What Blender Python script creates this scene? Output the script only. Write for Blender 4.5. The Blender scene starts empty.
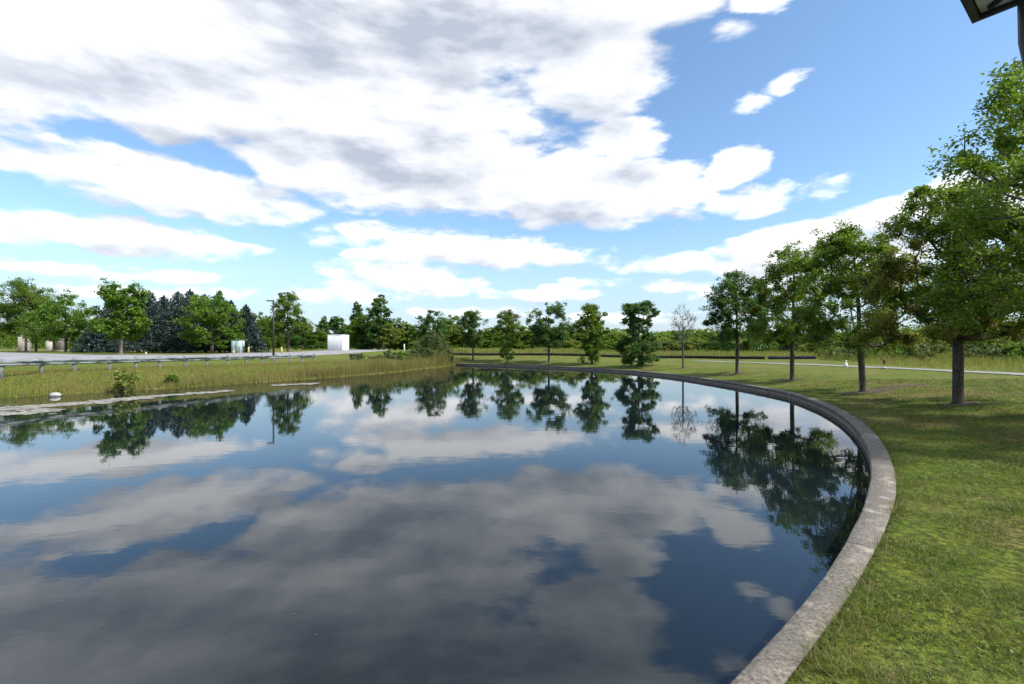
import bpy, math, random
import numpy as np
from mathutils import Vector

# ------------------------------------------------------------------ camera, sky, sun, exposure
S = bpy.context.scene
COL = S.collection
F = 470.0          # focal length in pixels of a 1024 wide frame
YH = 347.0         # horizon row
CAMZ = 1.9
cam_d = bpy.data.cameras.new('camera')
cam = bpy.data.objects.new('camera', cam_d)
COL.objects.link(cam)
cam.location = (0, 0, CAMZ)
cam.rotation_euler = (math.radians(90), 0, 0)
cam_d.sensor_width = 36.0
cam_d.lens = 36.0 * F / 1024.0
cam_d.shift_y = (YH - 342.0) / 1024.0
cam_d.clip_start = 0.05
cam_d.clip_end = 6000
S.camera = cam
S.render.resolution_x = 1024
S.render.resolution_y = 684
S.view_settings.view_transform = 'Standard'
S.view_settings.look = 'None'
S.view_settings.exposure = 1.08
S.view_settings.gamma = 1.0
S.view_settings.use_curve_mapping = False

SUN_EL = math.radians(47)
SUN_AZ = math.radians(114)        # clockwise from +Y
sun_d = bpy.data.lights.new('sun', 'SUN')
sun_d.energy = 3.0
sun_d.angle = math.radians(5.0)
sun_d.color = (1.0, 0.94, 0.84)
sun = bpy.data.objects.new('sun', sun_d)
COL.objects.link(sun)
sdir = Vector((math.sin(SUN_AZ) * math.cos(SUN_EL), math.cos(SUN_AZ) * math.cos(SUN_EL), math.sin(SUN_EL)))
sun.rotation_euler = sdir.to_track_quat('Z', 'Y').to_euler()
sun.location = sdir * 50

W = bpy.data.worlds.new('World')
S.world = W
W.use_nodes = True
wn = W.node_tree.nodes
wl = W.node_tree.links
for n in list(wn):
    wn.remove(n)


def wmath(op, a, b=None, c=None, clamp=False):
    n = wn.new('ShaderNodeMath')
    n.operation = op
    n.use_clamp = clamp
    for i, v in enumerate((a, b, c)):
        if v is None:
            continue
        if isinstance(v, (int, float)):
            n.inputs[i].default_value = v
        else:
            wl.new(v, n.inputs[i])
    return n.outputs[0]


def wss(v, lo, hi):
    n = wn.new('ShaderNodeMapRange')
    n.interpolation_type = 'SMOOTHSTEP'
    wl.new(v, n.inputs[0])
    n.inputs[1].default_value = lo
    n.inputs[2].default_value = hi
    return n.outputs[0]


def wcomb(x, y, z):
    n = wn.new('ShaderNodeCombineXYZ')
    for i, v in enumerate((x, y, z)):
        if isinstance(v, (int, float)):
            n.inputs[i].default_value = v
        else:
            wl.new(v, n.inputs[i])
    return n.outputs[0]


def wnoise(vec, scale, detail, rough=0.55, dist=0.0):
    n = wn.new('ShaderNodeTexNoise')
    wl.new(vec, n.inputs['Vector'])
    n.inputs['Scale'].default_value = scale
    n.inputs['Detail'].default_value = detail
    n.inputs['Roughness'].default_value = rough
    n.inputs['Distortion'].default_value = dist
    return n


# cloud banks: (column, row, half length, half height, tilt in degrees, weight)
CLOUDS = [
    (120, 25, 330, 88, 8, 1.2), (430, -10, 300, 125, 0, 1.3), (665, -4, 92, 44, -28, .9), (585, 72, 78, 62, -8, 1.0),
    (375, 125, 200, 62, 10, 1.2), (190, 118, 165, 34, 17, .9), (622, 143, 50, 26, -6, .8), (560, 188, 150, 38, 3, 1.0),
    (400, 182, 140, 36, 6, .9), (300, 172, 110, 24, 16, .7), (0, 70, 150, 50, 12, .8), (660, 190, 48, 26, 4, .7),
    (160, 184, 165, 29, 13, .8), (240, 205, 70, 16, 10, .5), (75, 165, 55, 10, 12, .42),
    (115, 236, 148, 21, 6, .72), (30, 220, 60, 13, 10, .5), (180, 243, 70, 10, 2, .5),
    (140, 273, 110, 11, 3, .5), (460, 249, 142, 21, 4, .74), (545, 255, 52, 15, 0, .55), (385, 240, 60, 9, 2, .4),
    (400, 279, 86, 17, 2, .52), (540, 294, 56, 9, 0, .42), (350, 297, 80, 9, 0, .34), (470, 312, 60, 5, 0, .3),
    (738, 170, 34, 22, -25, .66), (757, 198, 50, 18, -6, .66), (716, 192, 16, 12, 0, .4),
    (762, 101, 22, 9, -14, .24), (797, 80, 18, 9, -20, .24), (826, 188, 22, 9, -22, .28), (726, 42, 14, 8, -20, .16),
    (765, 2, 34, 13, -15, .3), (690, 262, 78, 12, -4, .55), (790, 250, 130, 26, -14, .7), (890, 217, 120, 26, -18, .7),
    (980, 200, 90, 26, -18, .5), (740, 285, 110, 14, -2, .45), (600, 282, 40, 6, 0, .28), (180, 295, 110, 7, 0, .3),
    (20, 292, 90, 8, 3, .3), (20, 160, 30, 5, 16, .3), (640, 318, 120, 7, 0, .32), (860, 262, 120, 16, -8, .5),
]
tc = wn.new('ShaderNodeTexCoord')
DIR = tc.outputs['Generated']
sep = wn.new('ShaderNodeSeparateXYZ')
wl.new(DIR, sep.inputs[0])
DX, DY, DZ = sep.outputs
az = wmath('ARCTAN2', DX, DY)
el = wmath('ARCSINE', DZ)
zc = wmath('ADD', wmath('MAXIMUM', DZ, 0.0), 0.16)
qx = wmath('DIVIDE', DX, zc)
qy = wmath('DIVIDE', DY, zc)
Q = wcomb(qx, qy, wmath('MULTIPLY', DZ, 4.0))
zc2_ = wmath('ADD', wmath('MAXIMUM', DZ, 0.0), 0.42)
Q2 = wcomb(wmath('DIVIDE', DX, zc2_), wmath('DIVIDE', DY, zc2_), wmath('MULTIPLY', DZ, 3.0))
warp_n = wnoise(Q, 1.6, 3.0, 0.55)
warp2 = wnoise(Q2, 9.0, 5.0, 0.62)
sw = wn.new('ShaderNodeSeparateColor')
wl.new(warp_n.outputs['Color'], sw.inputs[0])
sw2 = wn.new('ShaderNodeSeparateColor')
wl.new(warp2.outputs['Color'], sw2.inputs[0])
damp = wss(DZ, 0.0, 0.45)
wa = wmath('MULTIPLY_ADD', damp, 0.10, 0.05)
wb = wmath('MULTIPLY_ADD', damp, 0.055, 0.030)
az_w = wmath('ADD', az, wmath('ADD', wmath('MULTIPLY', wmath('SUBTRACT', sw.outputs[0], .5), wa),
                              wmath('MULTIPLY', wmath('SUBTRACT', sw2.outputs[0], .5), wb)))
el_w = wmath('ADD', el, wmath('MULTIPLY', wmath('ADD', wmath('MULTIPLY', wmath('SUBTRACT', sw.outputs[1], .5), wa),
                                             wmath('MULTIPLY', wmath('SUBTRACT', sw2.outputs[1], .5), wb)), 0.55))


def azel(px, py):
    u = (px - 512) / F
    v = (YH - py) / F
    return np.array([math.atan2(u, 1), math.atan2(v, math.hypot(u, 1))])


def field(a, e):
    cur = None
    for (cx, cy, A, B, rot, w) in CLOUDS:
        c = azel(cx, cy)
        J = np.stack([(azel(cx + 1, cy) - azel(cx - 1, cy)) / 2, (azel(cx, cy + 1) - azel(cx, cy - 1)) / 2], axis=1)
        r = math.radians(rot)
        R = np.array([[math.cos(r), -math.sin(r)], [math.sin(r), math.cos(r)]])
        K = np.linalg.inv(J @ R @ np.diag([A, B]))
        k = -K @ c
        u = wmath('MULTIPLY_ADD', a, float(K[0, 0]), wmath('MULTIPLY_ADD', e, float(K[0, 1]), float(k[0])))
        v = wmath('MULTIPLY_ADD', a, float(K[1, 0]), wmath('MULTIPLY_ADD', e, float(K[1, 1]), float(k[1])))
        r2 = wmath('MULTIPLY_ADD', v, v, wmath('MULTIPLY', u, u))
        f = wmath('MAXIMUM', wmath('MULTIPLY_ADD', r2, -w * .6, w * .6), -1.0)
        cur = f if cur is None else wmath('SMOOTH_MAX', cur, f, 0.10)
    return cur


D0 = field(az_w, el_w)
D1 = field(az_w, wmath('ADD', el_w, wmath('MULTIPLY_ADD', damp, 0.05, 0.014)))
# clouds outside the photographed part of the sky
amb = wnoise(Q, 0.9, 4.0, 0.55)
behind = wss(wmath('ABSOLUTE', az), 0.95, 1.25)
over = wss(el, 0.72, 0.95)
outm = wmath('MAXIMUM', behind, over)
ambf = wmath('MULTIPLY', wmath('SUBTRACT', amb.outputs[0], 0.5), 3.0)
ambf = wmath('ADD', ambf, wmath('MULTIPLY_ADD', outm, 1.0, -1.0))
n1 = wnoise(Q2, 4.6, 9.0, 0.6)


def wvor(vec, scale):
    n = wn.new('ShaderNodeTexVoronoi')
    n.feature = 'SMOOTH_F1'
    wl.new(vec, n.inputs['Vector'])
    n.inputs['Scale'].default_value = scale
    n.inputs['Detail'].default_value = 1.5
    n.inputs['Roughness'].default_value = .55
    n.inputs['Lacunarity'].default_value = 2.3
    n.inputs['Smoothness'].default_value = .35
    return n.outputs['Distance']


QW = wn.new('ShaderNodeVectorMath')
QW.operation = 'MULTIPLY_ADD'
wl.new(warp2.outputs['Color'], QW.inputs[0])
QW.inputs[1].default_value = (.10, .10, .10)
wl.new(Q2, QW.inputs[2])
n2 = wvor(QW.outputs[0], 7.0)
nn = wmath('ADD', wmath('SUBTRACT', n1.outputs[0], .5), wmath('MULTIPLY', wmath('SUBTRACT', .80, n2), .42))
dens = wmath('ADD', wmath('MAXIMUM', D0, ambf), wmath('MULTIPLY_ADD', nn, 0.92, wmath('MULTIPLY_ADD', damp, .045, .015)))
alpha = wss(dens, -0.07, 0.30)
# shade: thick parts and undersides are greyer, with soft billows
n3 = wnoise(Q, 1.25, 5.0, 0.5, 0.4)
QS = wn.new('ShaderNodeVectorMath')
QS.operation = 'ADD'
wl.new(Q2, QS.inputs[0])
QS.inputs[1].default_value = (.05, -.035, .05)
n3b = wnoise(QS.outputs[0], 4.6, 5.0, 0.55)
n3a = wnoise(Q2, 4.6, 5.0, 0.55)
relief = wmath('SUBTRACT', n3b.outputs[0], n3a.outputs[0])
relief = wmath('ADD', relief, wmath('MULTIPLY', wmath('SUBTRACT', n2, .7), .14))
shade = wmath('MULTIPLY_ADD', wss(dens, 0.03, 0.75), 0.72, 0.02)
shade = wmath('ADD', shade, wmath('MULTIPLY', wmath('SUBTRACT', D1, D0), 1.9))
shade = wmath('ADD', shade, wmath('MULTIPLY', wmath('SUBTRACT', n3.outputs[0], .5), 1.5))
shade = wmath('ADD', shade, wmath('MULTIPLY', relief, 3.4))
mr = wn.new('ShaderNodeMapRange')
wl.new(shade, mr.inputs[0])
mr.inputs[1].default_value = -.28
mr.inputs[2].default_value = 1.42
shade = mr.outputs[0]
ccol = wn.new('ShaderNodeMix')
ccol.data_type = 'RGBA'
wl.new(shade, ccol.inputs[0])
ccol.inputs[6].default_value = (0.68, 0.68, 0.688, 1)
ccol.inputs[7].default_value = (0.262, 0.288, 0.34, 1)
sky = wn.new('ShaderNodeTexSky')
sky.sky_type = 'NISHITA'
sky.sun_disc = False
sky.sun_elevation = SUN_EL
sky.sun_rotation = SUN_AZ
sky.air_density = 1.0
sky.dust_density = 0.6
sky.ozone_density = 2.0
SKY_STR = 0.10
skm = wn.new('ShaderNodeMix')
skm.data_type = 'RGBA'
skm.blend_type = 'MULTIPLY'
skm.inputs[0].default_value = 1.0
wl.new(sky.outputs[0], skm.inputs[6])
skm.inputs[7].default_value = (.92, 1.04, 1.08, 1)
hz = wn.new('ShaderNodeMix')
hz.data_type = 'RGBA'
wl.new(wmath('MULTIPLY', wmath('SUBTRACT', 1.0, wss(DZ, -.02, 0.26)), .85), hz.inputs[0])
wl.new(skm.outputs[2], hz.inputs[6])
hz.inputs[7].default_value = (2.85, 3.4, 4.1, 1)
cs = wn.new('ShaderNodeVectorMath')
cs.operation = 'SCALE'
wl.new(ccol.outputs[2], cs.inputs[0])
cs.inputs['Scale'].default_value = 1.0 / SKY_STR
mixc = wn.new('ShaderNodeMix')
mixc.data_type = 'RGBA'
wl.new(wmath('MULTIPLY', alpha, 0.97), mixc.inputs[0])
wl.new(hz.outputs[2], mixc.inputs[6])
wl.new(cs.outputs[0], mixc.inputs[7])
bg = wn.new('ShaderNodeBackground')
bg.inputs['Strength'].default_value = SKY_STR
wl.new(mixc.outputs[2], bg.inputs['Color'])
wo = wn.new('ShaderNodeOutputWorld')
wl.new(bg.outputs[0], wo.inputs['Surface'])
W.cycles.sampling_method = 'MANUAL'
W.cycles.sample_map_resolution = 512

# ------------------------------------------------------------------ helpers
rng = np.random.default_rng(7)
random.seed(7)


def tag(o, label=None, cat=None, group=None, kind=None):
    if label:
        o['label'] = label
    if cat:
        o['category'] = cat
    if group:
        o['group'] = group
    if kind:
        o['kind'] = kind
    return o


def empty(name, loc, label=None, cat=None, group=None, rz=0.0):
    o = bpy.data.objects.new(name, None)
    o.empty_display_size = 0.3
    COL.objects.link(o)
    o.location = loc
    o.rotation_euler = (0, 0, rz)
    return tag(o, label, cat, group)


def mesh_np(name, V, Fq, mat, parent=None, smooth=False, attrs=None, loc=None):
    """V (n,3); Fq (m,k) faces of equal size, or list of such arrays"""
    me = bpy.data.meshes.new(name)
    if not isinstance(Fq, list):
        Fq = [Fq]
    Fq = [np.asarray(f, dtype=np.int32) for f in Fq if len(f)]
    V = np.asarray(V, dtype=np.float32)
    nl = sum(f.size for f in Fq)
    nf = sum(len(f) for f in Fq)
    me.vertices.add(len(V))
    me.vertices.foreach_set('co', V.ravel())
    me.loops.add(nl)
    me.loops.foreach_set('vertex_index', np.concatenate([f.ravel() for f in Fq]))
    me.polygons.add(nf)
    tot = np.concatenate([np.full(len(f), f.shape[1], dtype=np.int32) for f in Fq])
    st = np.concatenate([[0], np.cumsum(tot)[:-1]]).astype(np.int32)
    me.polygons.foreach_set('loop_start', st)
    if smooth:
        me.polygons.foreach_set('use_smooth', np.ones(nf, dtype=bool))
    if attrs:
        for k, a in attrs.items():
            at = me.attributes.new(k, 'FLOAT', 'FACE')
            at.data.foreach_set('value', np.asarray(a, dtype=np.float32))
    me.update(calc_edges=True)
    me.validate()
    if mat:
        me.materials.append(mat)
    o = bpy.data.objects.new(name, me)
    COL.objects.link(o)
    if parent:
        o.parent = parent
    if loc is not None:
        o.location = loc
    return o


class MB:
    """collects boxes and tubes into one mesh"""

    def __init__(s):
        s.V = []
        s.Q = []
        s.N = 0
        s.ng = []

    def add(s, V, Q):
        V = np.asarray(V, float)
        s.V.append(V)
        s.Q.append(np.asarray(Q, int) + s.N)
        s.N += len(V)

    def box(s, c, d, rz=0.0, bev=0.0):
        x, y, z = (v / 2 for v in d)
        b = min(bev, x * .9, y * .9, z * .9)
        if b <= 0:
            P = np.array([[sx * x, sy * y, sz * z] for sz in (-1, 1) for sy in (-1, 1) for sx in (-1, 1)])
            Q = [[0, 2, 3, 1], [4, 5, 7, 6], [0, 1, 5, 4], [2, 6, 7, 3], [0, 4, 6, 2], [1, 3, 7, 5]]
        else:
            # chamfered vertical edges and top/bottom
            ring = lambda a, c_, zz: [[a, c_ - b, zz], [a - b, c_, zz], [-a + b, c_, zz], [-a, c_ - b, zz], [-a, -c_ + b, zz],
                                      [-a + b, -c_, zz], [a - b, -c_, zz], [a, -c_ + b, zz]]
            P = np.array(ring(x - b, y - b, -z) + ring(x, y, -z + b) + ring(x, y, z - b) + ring(x - b, y - b, z))
            Q = []
            for k in range(3):
                for i in range(8):
                    j = (i + 1) % 8
                    Q.append([k * 8 + i, k * 8 + j, (k + 1) * 8 + j, (k + 1) * 8 + i])
            for o in (0, 24):
                Q += [[o + 0, o + 1, o + 2, o + 3], [o + 0, o + 3, o + 4, o + 7], [o + 4, o + 5, o + 6, o + 7]]
        ca, sa = math.cos(rz), math.sin(rz)
        P = P @ np.array([[ca, sa, 0], [-sa, ca, 0], [0, 0, 1]]) + np.array(c)
        s.add(P, Q)

    def tube(s, pts, rad, n=8, cap=True):
        pts = np.asarray(pts, float)
        rad = np.broadcast_to(np.asarray(rad, float), (len(pts),))
        t = np.gradient(pts, axis=0)
        t /= np.linalg.norm(t, axis=1)[:, None] + 1e-9
        up = np.array([0.13, 0.97, 0.2]) if abs(t[0][1]) < .9 else np.array([1.0, 0, 0])
        V = []
        for p, d, r in zip(pts, t, rad):
            a = np.cross(d, up)
            a /= np.linalg.norm(a) + 1e-9
            b = np.cross(d, a)
            an = np.arange(n) / n * 2 * math.pi
            V.append(p + r * (np.cos(an)[:, None] * a + np.sin(an)[:, None] * b))
        V = np.concatenate(V)
        Q = []
        m = len(pts)
        for k in range(m - 1):
            for i in range(n):
                j = (i + 1) % n
                Q.append([k * n + i, k * n + j, (k + 1) * n + j, (k + 1) * n + i])
        if cap:
            V = np.concatenate([V, pts[:1], pts[-1:]])
            for i in range(0, n, 2):
                Q.append([(i + 2) % n, (i + 1) % n, i, m * n])
                o = (m - 1) * n
                Q.append([o + i, o + (i + 1) % n, o + (i + 2) % n, m * n + 1])
        s.add(V, Q)

    def build(s, name, mat, parent=None, smooth=False):
        return mesh_np(name, np.concatenate(s.V), np.concatenate(s.Q), mat, parent, smooth)


def X(px, D):
    return (px - 512.0) / F * D


def ss(a, lo, hi):
    t = np.clip((a - lo) / (hi - lo), 0, 1)
    return t * t * (3 - 2 * t)


def vnoise(x, y, seed=0):
    """smooth value noise"""
    xi = np.floor(x).astype(np.int64)
    yi = np.floor(y).astype(np.int64)
    fx = x - xi
    fy = y - yi

    def h(a, b):
        v = np.sin(a * 127.1 + b * 311.7 + seed * 74.7) * 43758.5453
        return v - np.floor(v)
    fx = fx * fx * (3 - 2 * fx)
    fy = fy * fy * (3 - 2 * fy)
    return (h(xi, yi) * (1 - fx) + h(xi + 1, yi) * fx) * (1 - fy) + (h(xi, yi + 1) * (1 - fx) + h(xi + 1, yi + 1) * fx) * fy


# ------------------------------------------------------------------ materials
def mat_new(name):
    m = bpy.data.materials.new(name)
    m.use_nodes = True
    nt = m.node_tree
    for n in list(nt.nodes):
        nt.nodes.remove(n)
    out = nt.nodes.new('ShaderNodeOutputMaterial')
    return m, nt, out


def nmix(nt, fac, a, b):
    n = nt.nodes.new('ShaderNodeMix')
    n.data_type = 'RGBA'
    for i, v in ((0, fac), (6, a), (7, b)):
        if isinstance(v, (int, float)):
            n.inputs[i].default_value = v
        elif isinstance(v, tuple):
            n.inputs[i].default_value = (*v, 1) if len(v) == 3 else v
        else:
            nt.links.new(v, n.inputs[i])
    return n.outputs[2]


def nnoise(nt, scale, detail=4, rough=.55, vec=None, stretch=None):
    if vec is None:
        g = nt.nodes.new('ShaderNodeNewGeometry')
        vec = g.outputs['Position']
    if stretch:
        mp = nt.nodes.new('ShaderNodeMapping')
        mp.inputs['Scale'].default_value = stretch
        nt.links.new(vec, mp.inputs[0])
        vec = mp.outputs[0]
    n = nt.nodes.new('ShaderNodeTexNoise')
    n.inputs['Scale'].default_value = scale
    n.inputs['Detail'].default_value = detail
    n.inputs['Roughness'].default_value = rough
    nt.links.new(vec, n.inputs['Vector'])
    return n.outputs[0]


def nramp(nt, v, lo, hi):
    n = nt.nodes.new('ShaderNodeMapRange')
    n.interpolation_type = 'SMOOTHSTEP'
    nt.links.new(v, n.inputs[0])
    n.inputs[1].default_value = lo
    n.inputs[2].default_value = hi
    return n.outputs[0]


def nbsdf(nt, out, col, rough=.8, spec=.3, metal=0.0, bump=None, bs=.3, bd=.02):
    b = nt.nodes.new('ShaderNodeBsdfPrincipled')
    if isinstance(col, tuple):
        b.inputs['Base Color'].default_value = (*col, 1)
    else:
        nt.links.new(col, b.inputs['Base Color'])
    if isinstance(rough, (int, float)):
        b.inputs['Roughness'].default_value = rough
    else:
        nt.links.new(rough, b.inputs['Roughness'])
    b.inputs['Specular IOR Level'].default_value = spec
    b.inputs['Metallic'].default_value = metal
    if bump is not None:
        bn = nt.nodes.new('ShaderNodeBump')
        bn.inputs['Strength'].default_value = bs
        bn.inputs['Distance'].default_value = bd
        nt.links.new(bump, bn.inputs['Height'])
        nt.links.new(bn.outputs[0], b.inputs['Normal'])
    nt.links.new(b.outputs[0], out.inputs['Surface'])
    return b


def mat_plain(name, c1, c2, scale=3.0, rough=.8, metal=0.0, bs=.2, stretch=None, spec=.3, lo=.35, hi=.65):
    m, nt, out = mat_new(name)
    f = nnoise(nt, scale, 6, .6, stretch=stretch)
    nbsdf(nt, out, nmix(nt, nramp(nt, f, lo, hi), c1, c2), rough, spec, metal, f, bs)
    return m


def mat_leaf(name, dark, light, odd, odd_amt=.0, trans=.35, rough=.5):
    """leaf colour from the per-leaf attribute 'tint' (0..1: dark to light, above 1: turning colour)"""
    m, nt, out = mat_new(name)
    at = nt.nodes.new('ShaderNodeAttribute')
    at.attribute_name = 'tint'
    t = at.outputs['Fac']
    c = nmix(nt, nramp(nt, t, 0.0, 1.0), dark, light)
    c = nmix(nt, nramp(nt, t, 1.02, 1.7), c, odd)
    b = nt.nodes.new('ShaderNodeBsdfPrincipled')
    nt.links.new(c, b.inputs['Base Color'])
    b.inputs['Roughness'].default_value = rough
    b.inputs['Specular IOR Level'].default_value = .35
    tr = nt.nodes.new('ShaderNodeBsdfTranslucent')
    tc_ = nmix(nt, .5, c, (light[0] * 1.6, light[1] * 1.5, light[2] * .8))
    nt.links.new(tc_, tr.inputs[0])
    mx = nt.nodes.new('ShaderNodeMixShader')
    mx.inputs[0].default_value = trans
    nt.links.new(b.outputs[0], mx.inputs[1])
    nt.links.new(tr.outputs[0], mx.inputs[2])
    nt.links.new(mx.outputs[0], out.inputs['Surface'])
    return m


M = {}
M['bark'] = mat_plain('bark', (.035, .028, .024), (.105, .088, .075), 14, .95, bs=.9, stretch=(2.5, 2.5, .5))
M['bark_pale'] = mat_plain('bark_pale', (.09, .078, .066), (.2, .18, .155), 10, .95, bs=.6, stretch=(2, 2, .5))
M['bark_grey'] = mat_plain('bark_grey', (.05, .043, .038), (.12, .105, .095), 10, .95, bs=.5, stretch=(2, 2, .5))
M['leaf'] = mat_leaf('maple_leaf', (.040, .088, .012), (.150, .245, .030), (.19, .10, .04), trans=.5)
M['leaf_cool'] = mat_leaf('cool_leaf', (.028, .075, .018), (.090, .185, .038), (.13, .10, .035), trans=.4)
M['leaf_bright'] = mat_leaf('bright_leaf', (.05, .12, .014), (.15, .27, .03), (.22, .2, .04))
M['leaf_yellow'] = mat_leaf('yellow_leaf', (.085, .135, .025), (.21, .27, .045), (.26, .18, .07))
M['leaf_willow'] = mat_leaf('willow_leaf', (.06, .09, .03), (.14, .19, .06), (.16, .15, .07))
M['needle'] = mat_leaf('needle', (.012, .032, .028), (.06, .11, .10), (.08, .13, .12), trans=.08)
M['grass'] = None


def grass_colour(nt, tint=None):
    big = nnoise(nt, .35, 4, .6)
    mid = nnoise(nt, 1.7, 5, .65)
    fine = nnoise(nt, 14, 4, .6)
    c = nmix(nt, nramp(nt, mid, .40, .60), (.115, .168, .018), (.175, .205, .030))
    c = nmix(nt, nramp(nt, big, .46, .66), c, (.235, .195, .070))
    c = nmix(nt, nramp(nt, nnoise(nt, 2.6, 4, .6), .56, .74), c, (.205, .145, .072))
    return c, fine, mid


m, nt, out = mat_new('lawn')
c, fine, mid = grass_colour(nt)
c = nmix(nt, nramp(nt, fine, .38, .62), c, (.050, .068, .016))
far_c = nnoise(nt, 60, 3, .7)
nbsdf(nt, out, c, .95, .1, bump=far_c, bs=.8, bd=.03)
M['lawn'] = m

m, nt, out = mat_new('grass_blade')
c, fine, mid = grass_colour(nt)
at = nt.nodes.new('ShaderNodeAttribute')
at.attribute_name = 'tint'
c = nmix(nt, nramp(nt, at.outputs['Fac'], 0.0, .75), nmix(nt, .55, c, (.03, .075, .010)), nmix(nt, .35, c, (.19, .26, .035)))
c = nmix(nt, nramp(nt, at.outputs['Fac'], .84, .90), c, (.24, .185, .085))
b = nt.nodes.new('ShaderNodeBsdfPrincipled')
nt.links.new(c, b.inputs['Base Color'])
b.inputs['Roughness'].default_value = .55
b.inputs['Specular IOR Level'].default_value = .3
tr = nt.nodes.new('ShaderNodeBsdfTranslucent')
nt.links.new(c, tr.inputs[0])
mx = nt.nodes.new('ShaderNodeMixShader')
mx.inputs[0].default_value = .3
nt.links.new(b.outputs[0], mx.inputs[1])
nt.links.new(tr.outputs[0], mx.inputs[2])
nt.links.new(mx.outputs[0], out.inputs['Surface'])
M['grass'] = m

M['weed'] = mat_leaf('weed', (.09, .105, .025), (.22, .22, .055), (.21, .145, .075), trans=.3, rough=.7)
M['reed'] = mat_leaf('reed', (.085, .11, .025), (.22, .215, .055), (.22, .14, .075), trans=.3, rough=.7)
M['meadow'] = mat_leaf('meadow_weed', (.10, .14, .03), (.25, .27, .06), (.26, .17, .08), trans=.3, rough=.7)

# water: a clear dielectric skin over dark water, nearly still
m, nt, out = mat_new('pond_water')
g = nt.nodes.new('ShaderNodeNewGeometry')
w1 = nnoise(nt, 2.2, 3, .5, stretch=(.7, 1.4, 1))
w2 = nnoise(nt, 11.0, 2, .5, stretch=(.6, 1.6, 1))
patch = nramp(nt, nnoise(nt, .12, 3, .5), .35, .7)
ad = nt.nodes.new('ShaderNodeMath')
ad.operation = 'MULTIPLY_ADD'
nt.links.new(w2, ad.inputs[0])
ad.inputs[1].default_value = .10
nt.links.new(w1, ad.inputs[2])
ml = nt.nodes.new('ShaderNodeMath')
ml.operation = 'MULTIPLY_ADD'
nt.links.new(patch, ml.inputs[0])
ml.inputs[1].default_value = .06
ml.inputs[2].default_value = .03
b = nbsdf(nt, out, (.006, .010, .014), .02, .5, bump=ad.outputs[0], bs=.1, bd=.02)
for nd in nt.nodes:
    if nd.type == 'BUMP':
        nt.links.new(ml.outputs[0], nd.inputs['Strength'])
b.inputs['IOR'].default_value = 1.47
b.inputs['Specular Tint'].default_value = (.78, .91, 1.0, 1)
M['water'] = m

# weathered kerb
m, nt, out = mat_new('weathered_concrete')
a = nnoise(nt, 5, 8, .65)
a2 = nnoise(nt, 38, 6, .7)
a3 = nnoise(nt, 1.6, 4, .6)
c = nmix(nt, nramp(nt, a2, .33, .68), (.088, .078, .068), (.245, .222, .192))
c = nmix(nt, nramp(nt, a, .52, .72), c, (.38, .345, .295))
c = nmix(nt, nramp(nt, a3, .48, .68), c, (.14, .13, .12))
sp = nnoise(nt, 120, 2, .5)
c = nmix(nt, nramp(nt, sp, .60, .72), c, (.06, .055, .05))
nbsdf(nt, out, c, .93, .2, bump=a2, bs=.7, bd=.012)
M['kerb'] = m
M['wallface'] = mat_plain('wet_wall', (.11, .095, .075), (.30, .26, .215), 9, .8, bs=.6, stretch=(1, 1, 2.5))
M['asphalt'] = mat_plain('pale_asphalt', (.20, .205, .22), (.30, .30, .315), 1.3, .9, bs=.3)
M['concrete'] = mat_plain('concrete', (.20, .195, .19), (.28, .27, .26), 4, .9)
M['timber'] = mat_plain('weathered_timber', (.12, .135, .13), (.25, .275, .26), 9, .9, bs=.6, stretch=(2, 2, .4))
M['timber_dark'] = mat_plain('dark_timber', (.03, .032, .045), (.06, .065, .085), 9, .9, bs=.5)
M['rail'] = mat_plain('galvanised_rail', (.03, .045, .04), (.17, .195, .19), 1.6, .65, metal=.2, bs=.15, stretch=(1, 1, 3), lo=.42, hi=.58)
M['black_cloth'] = mat_plain('black_cloth', (.006, .006, .008), (.016, .016, .022), 3, .8)
M['blue_cloth'] = mat_plain('navy_cloth', (.010, .014, .035), (.02, .026, .06), 3, .8)
M['white_panel'] = mat_plain('white_panel', (.78, .80, .84), (.84, .86, .88), 2.5, .6, bs=.05, stretch=(4, 4, .6))
M['white'] = mat_plain('white_paint', (.70, .70, .70), (.82, .82, .82), 8, .5, bs=.05)
M['dark_metal'] = mat_plain('dark_bronze', (.035, .030, .028), (.06, .052, .046), 8, .5, metal=.3, bs=.1)
M['yellow'] = mat_plain('yellow_paint', (.62, .43, .12), (.72, .52, .18), 8, .6, bs=.1)
M['cabinet'] = mat_plain('pale_green_paint', (.30, .40, .37), (.36, .46, .43), 3, .6, bs=.05)
M['cabinet_dark'] = mat_plain('green_paint', (.05, .09, .08), (.08, .13, .12), 3, .6, bs=.05)
M['stone'] = mat_plain('brown_stone', (.13, .115, .10), (.25, .23, .21), 2.5, .9, bs=.4)
M['stone_pale'] = mat_plain('pale_stone', (.42, .39, .35), (.60, .56, .50), 3, .9, bs=.3)
M['rock'] = mat_plain('white_rock', (.30, .30, .29), (.50, .49, .47), 6, .9, bs=.5)
M['algae'] = mat_plain('dried_algae', (.12, .125, .10), (.33, .315, .29), 7, .95, bs=.5)
M['lilyleaf'] = mat_plain('green_scum', (.09, .12, .03), (.2, .22, .08), 5, .9)
M['rust'] = mat_plain('dark_red_paint', (.13, .03, .025), (.2, .05, .04), 6, .7)
M['soffit'] = mat_plain('painted_soffit', (.72, .74, .70), (.82, .84, .80), 12, .85, bs=.2)
M['fascia'] = mat_plain('dark_fascia', (.03, .032, .04), (.05, .052, .062), 8, .6, bs=.1)
M['shingle'] = mat_plain('shingle', (.05, .045, .04), (.1, .09, .08), 8, .95, bs=.5)
M['mulch'] = mat_plain('bare_soil', (.045, .032, .020), (.11, .080, .048), 6, .95, bs=.7)

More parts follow.
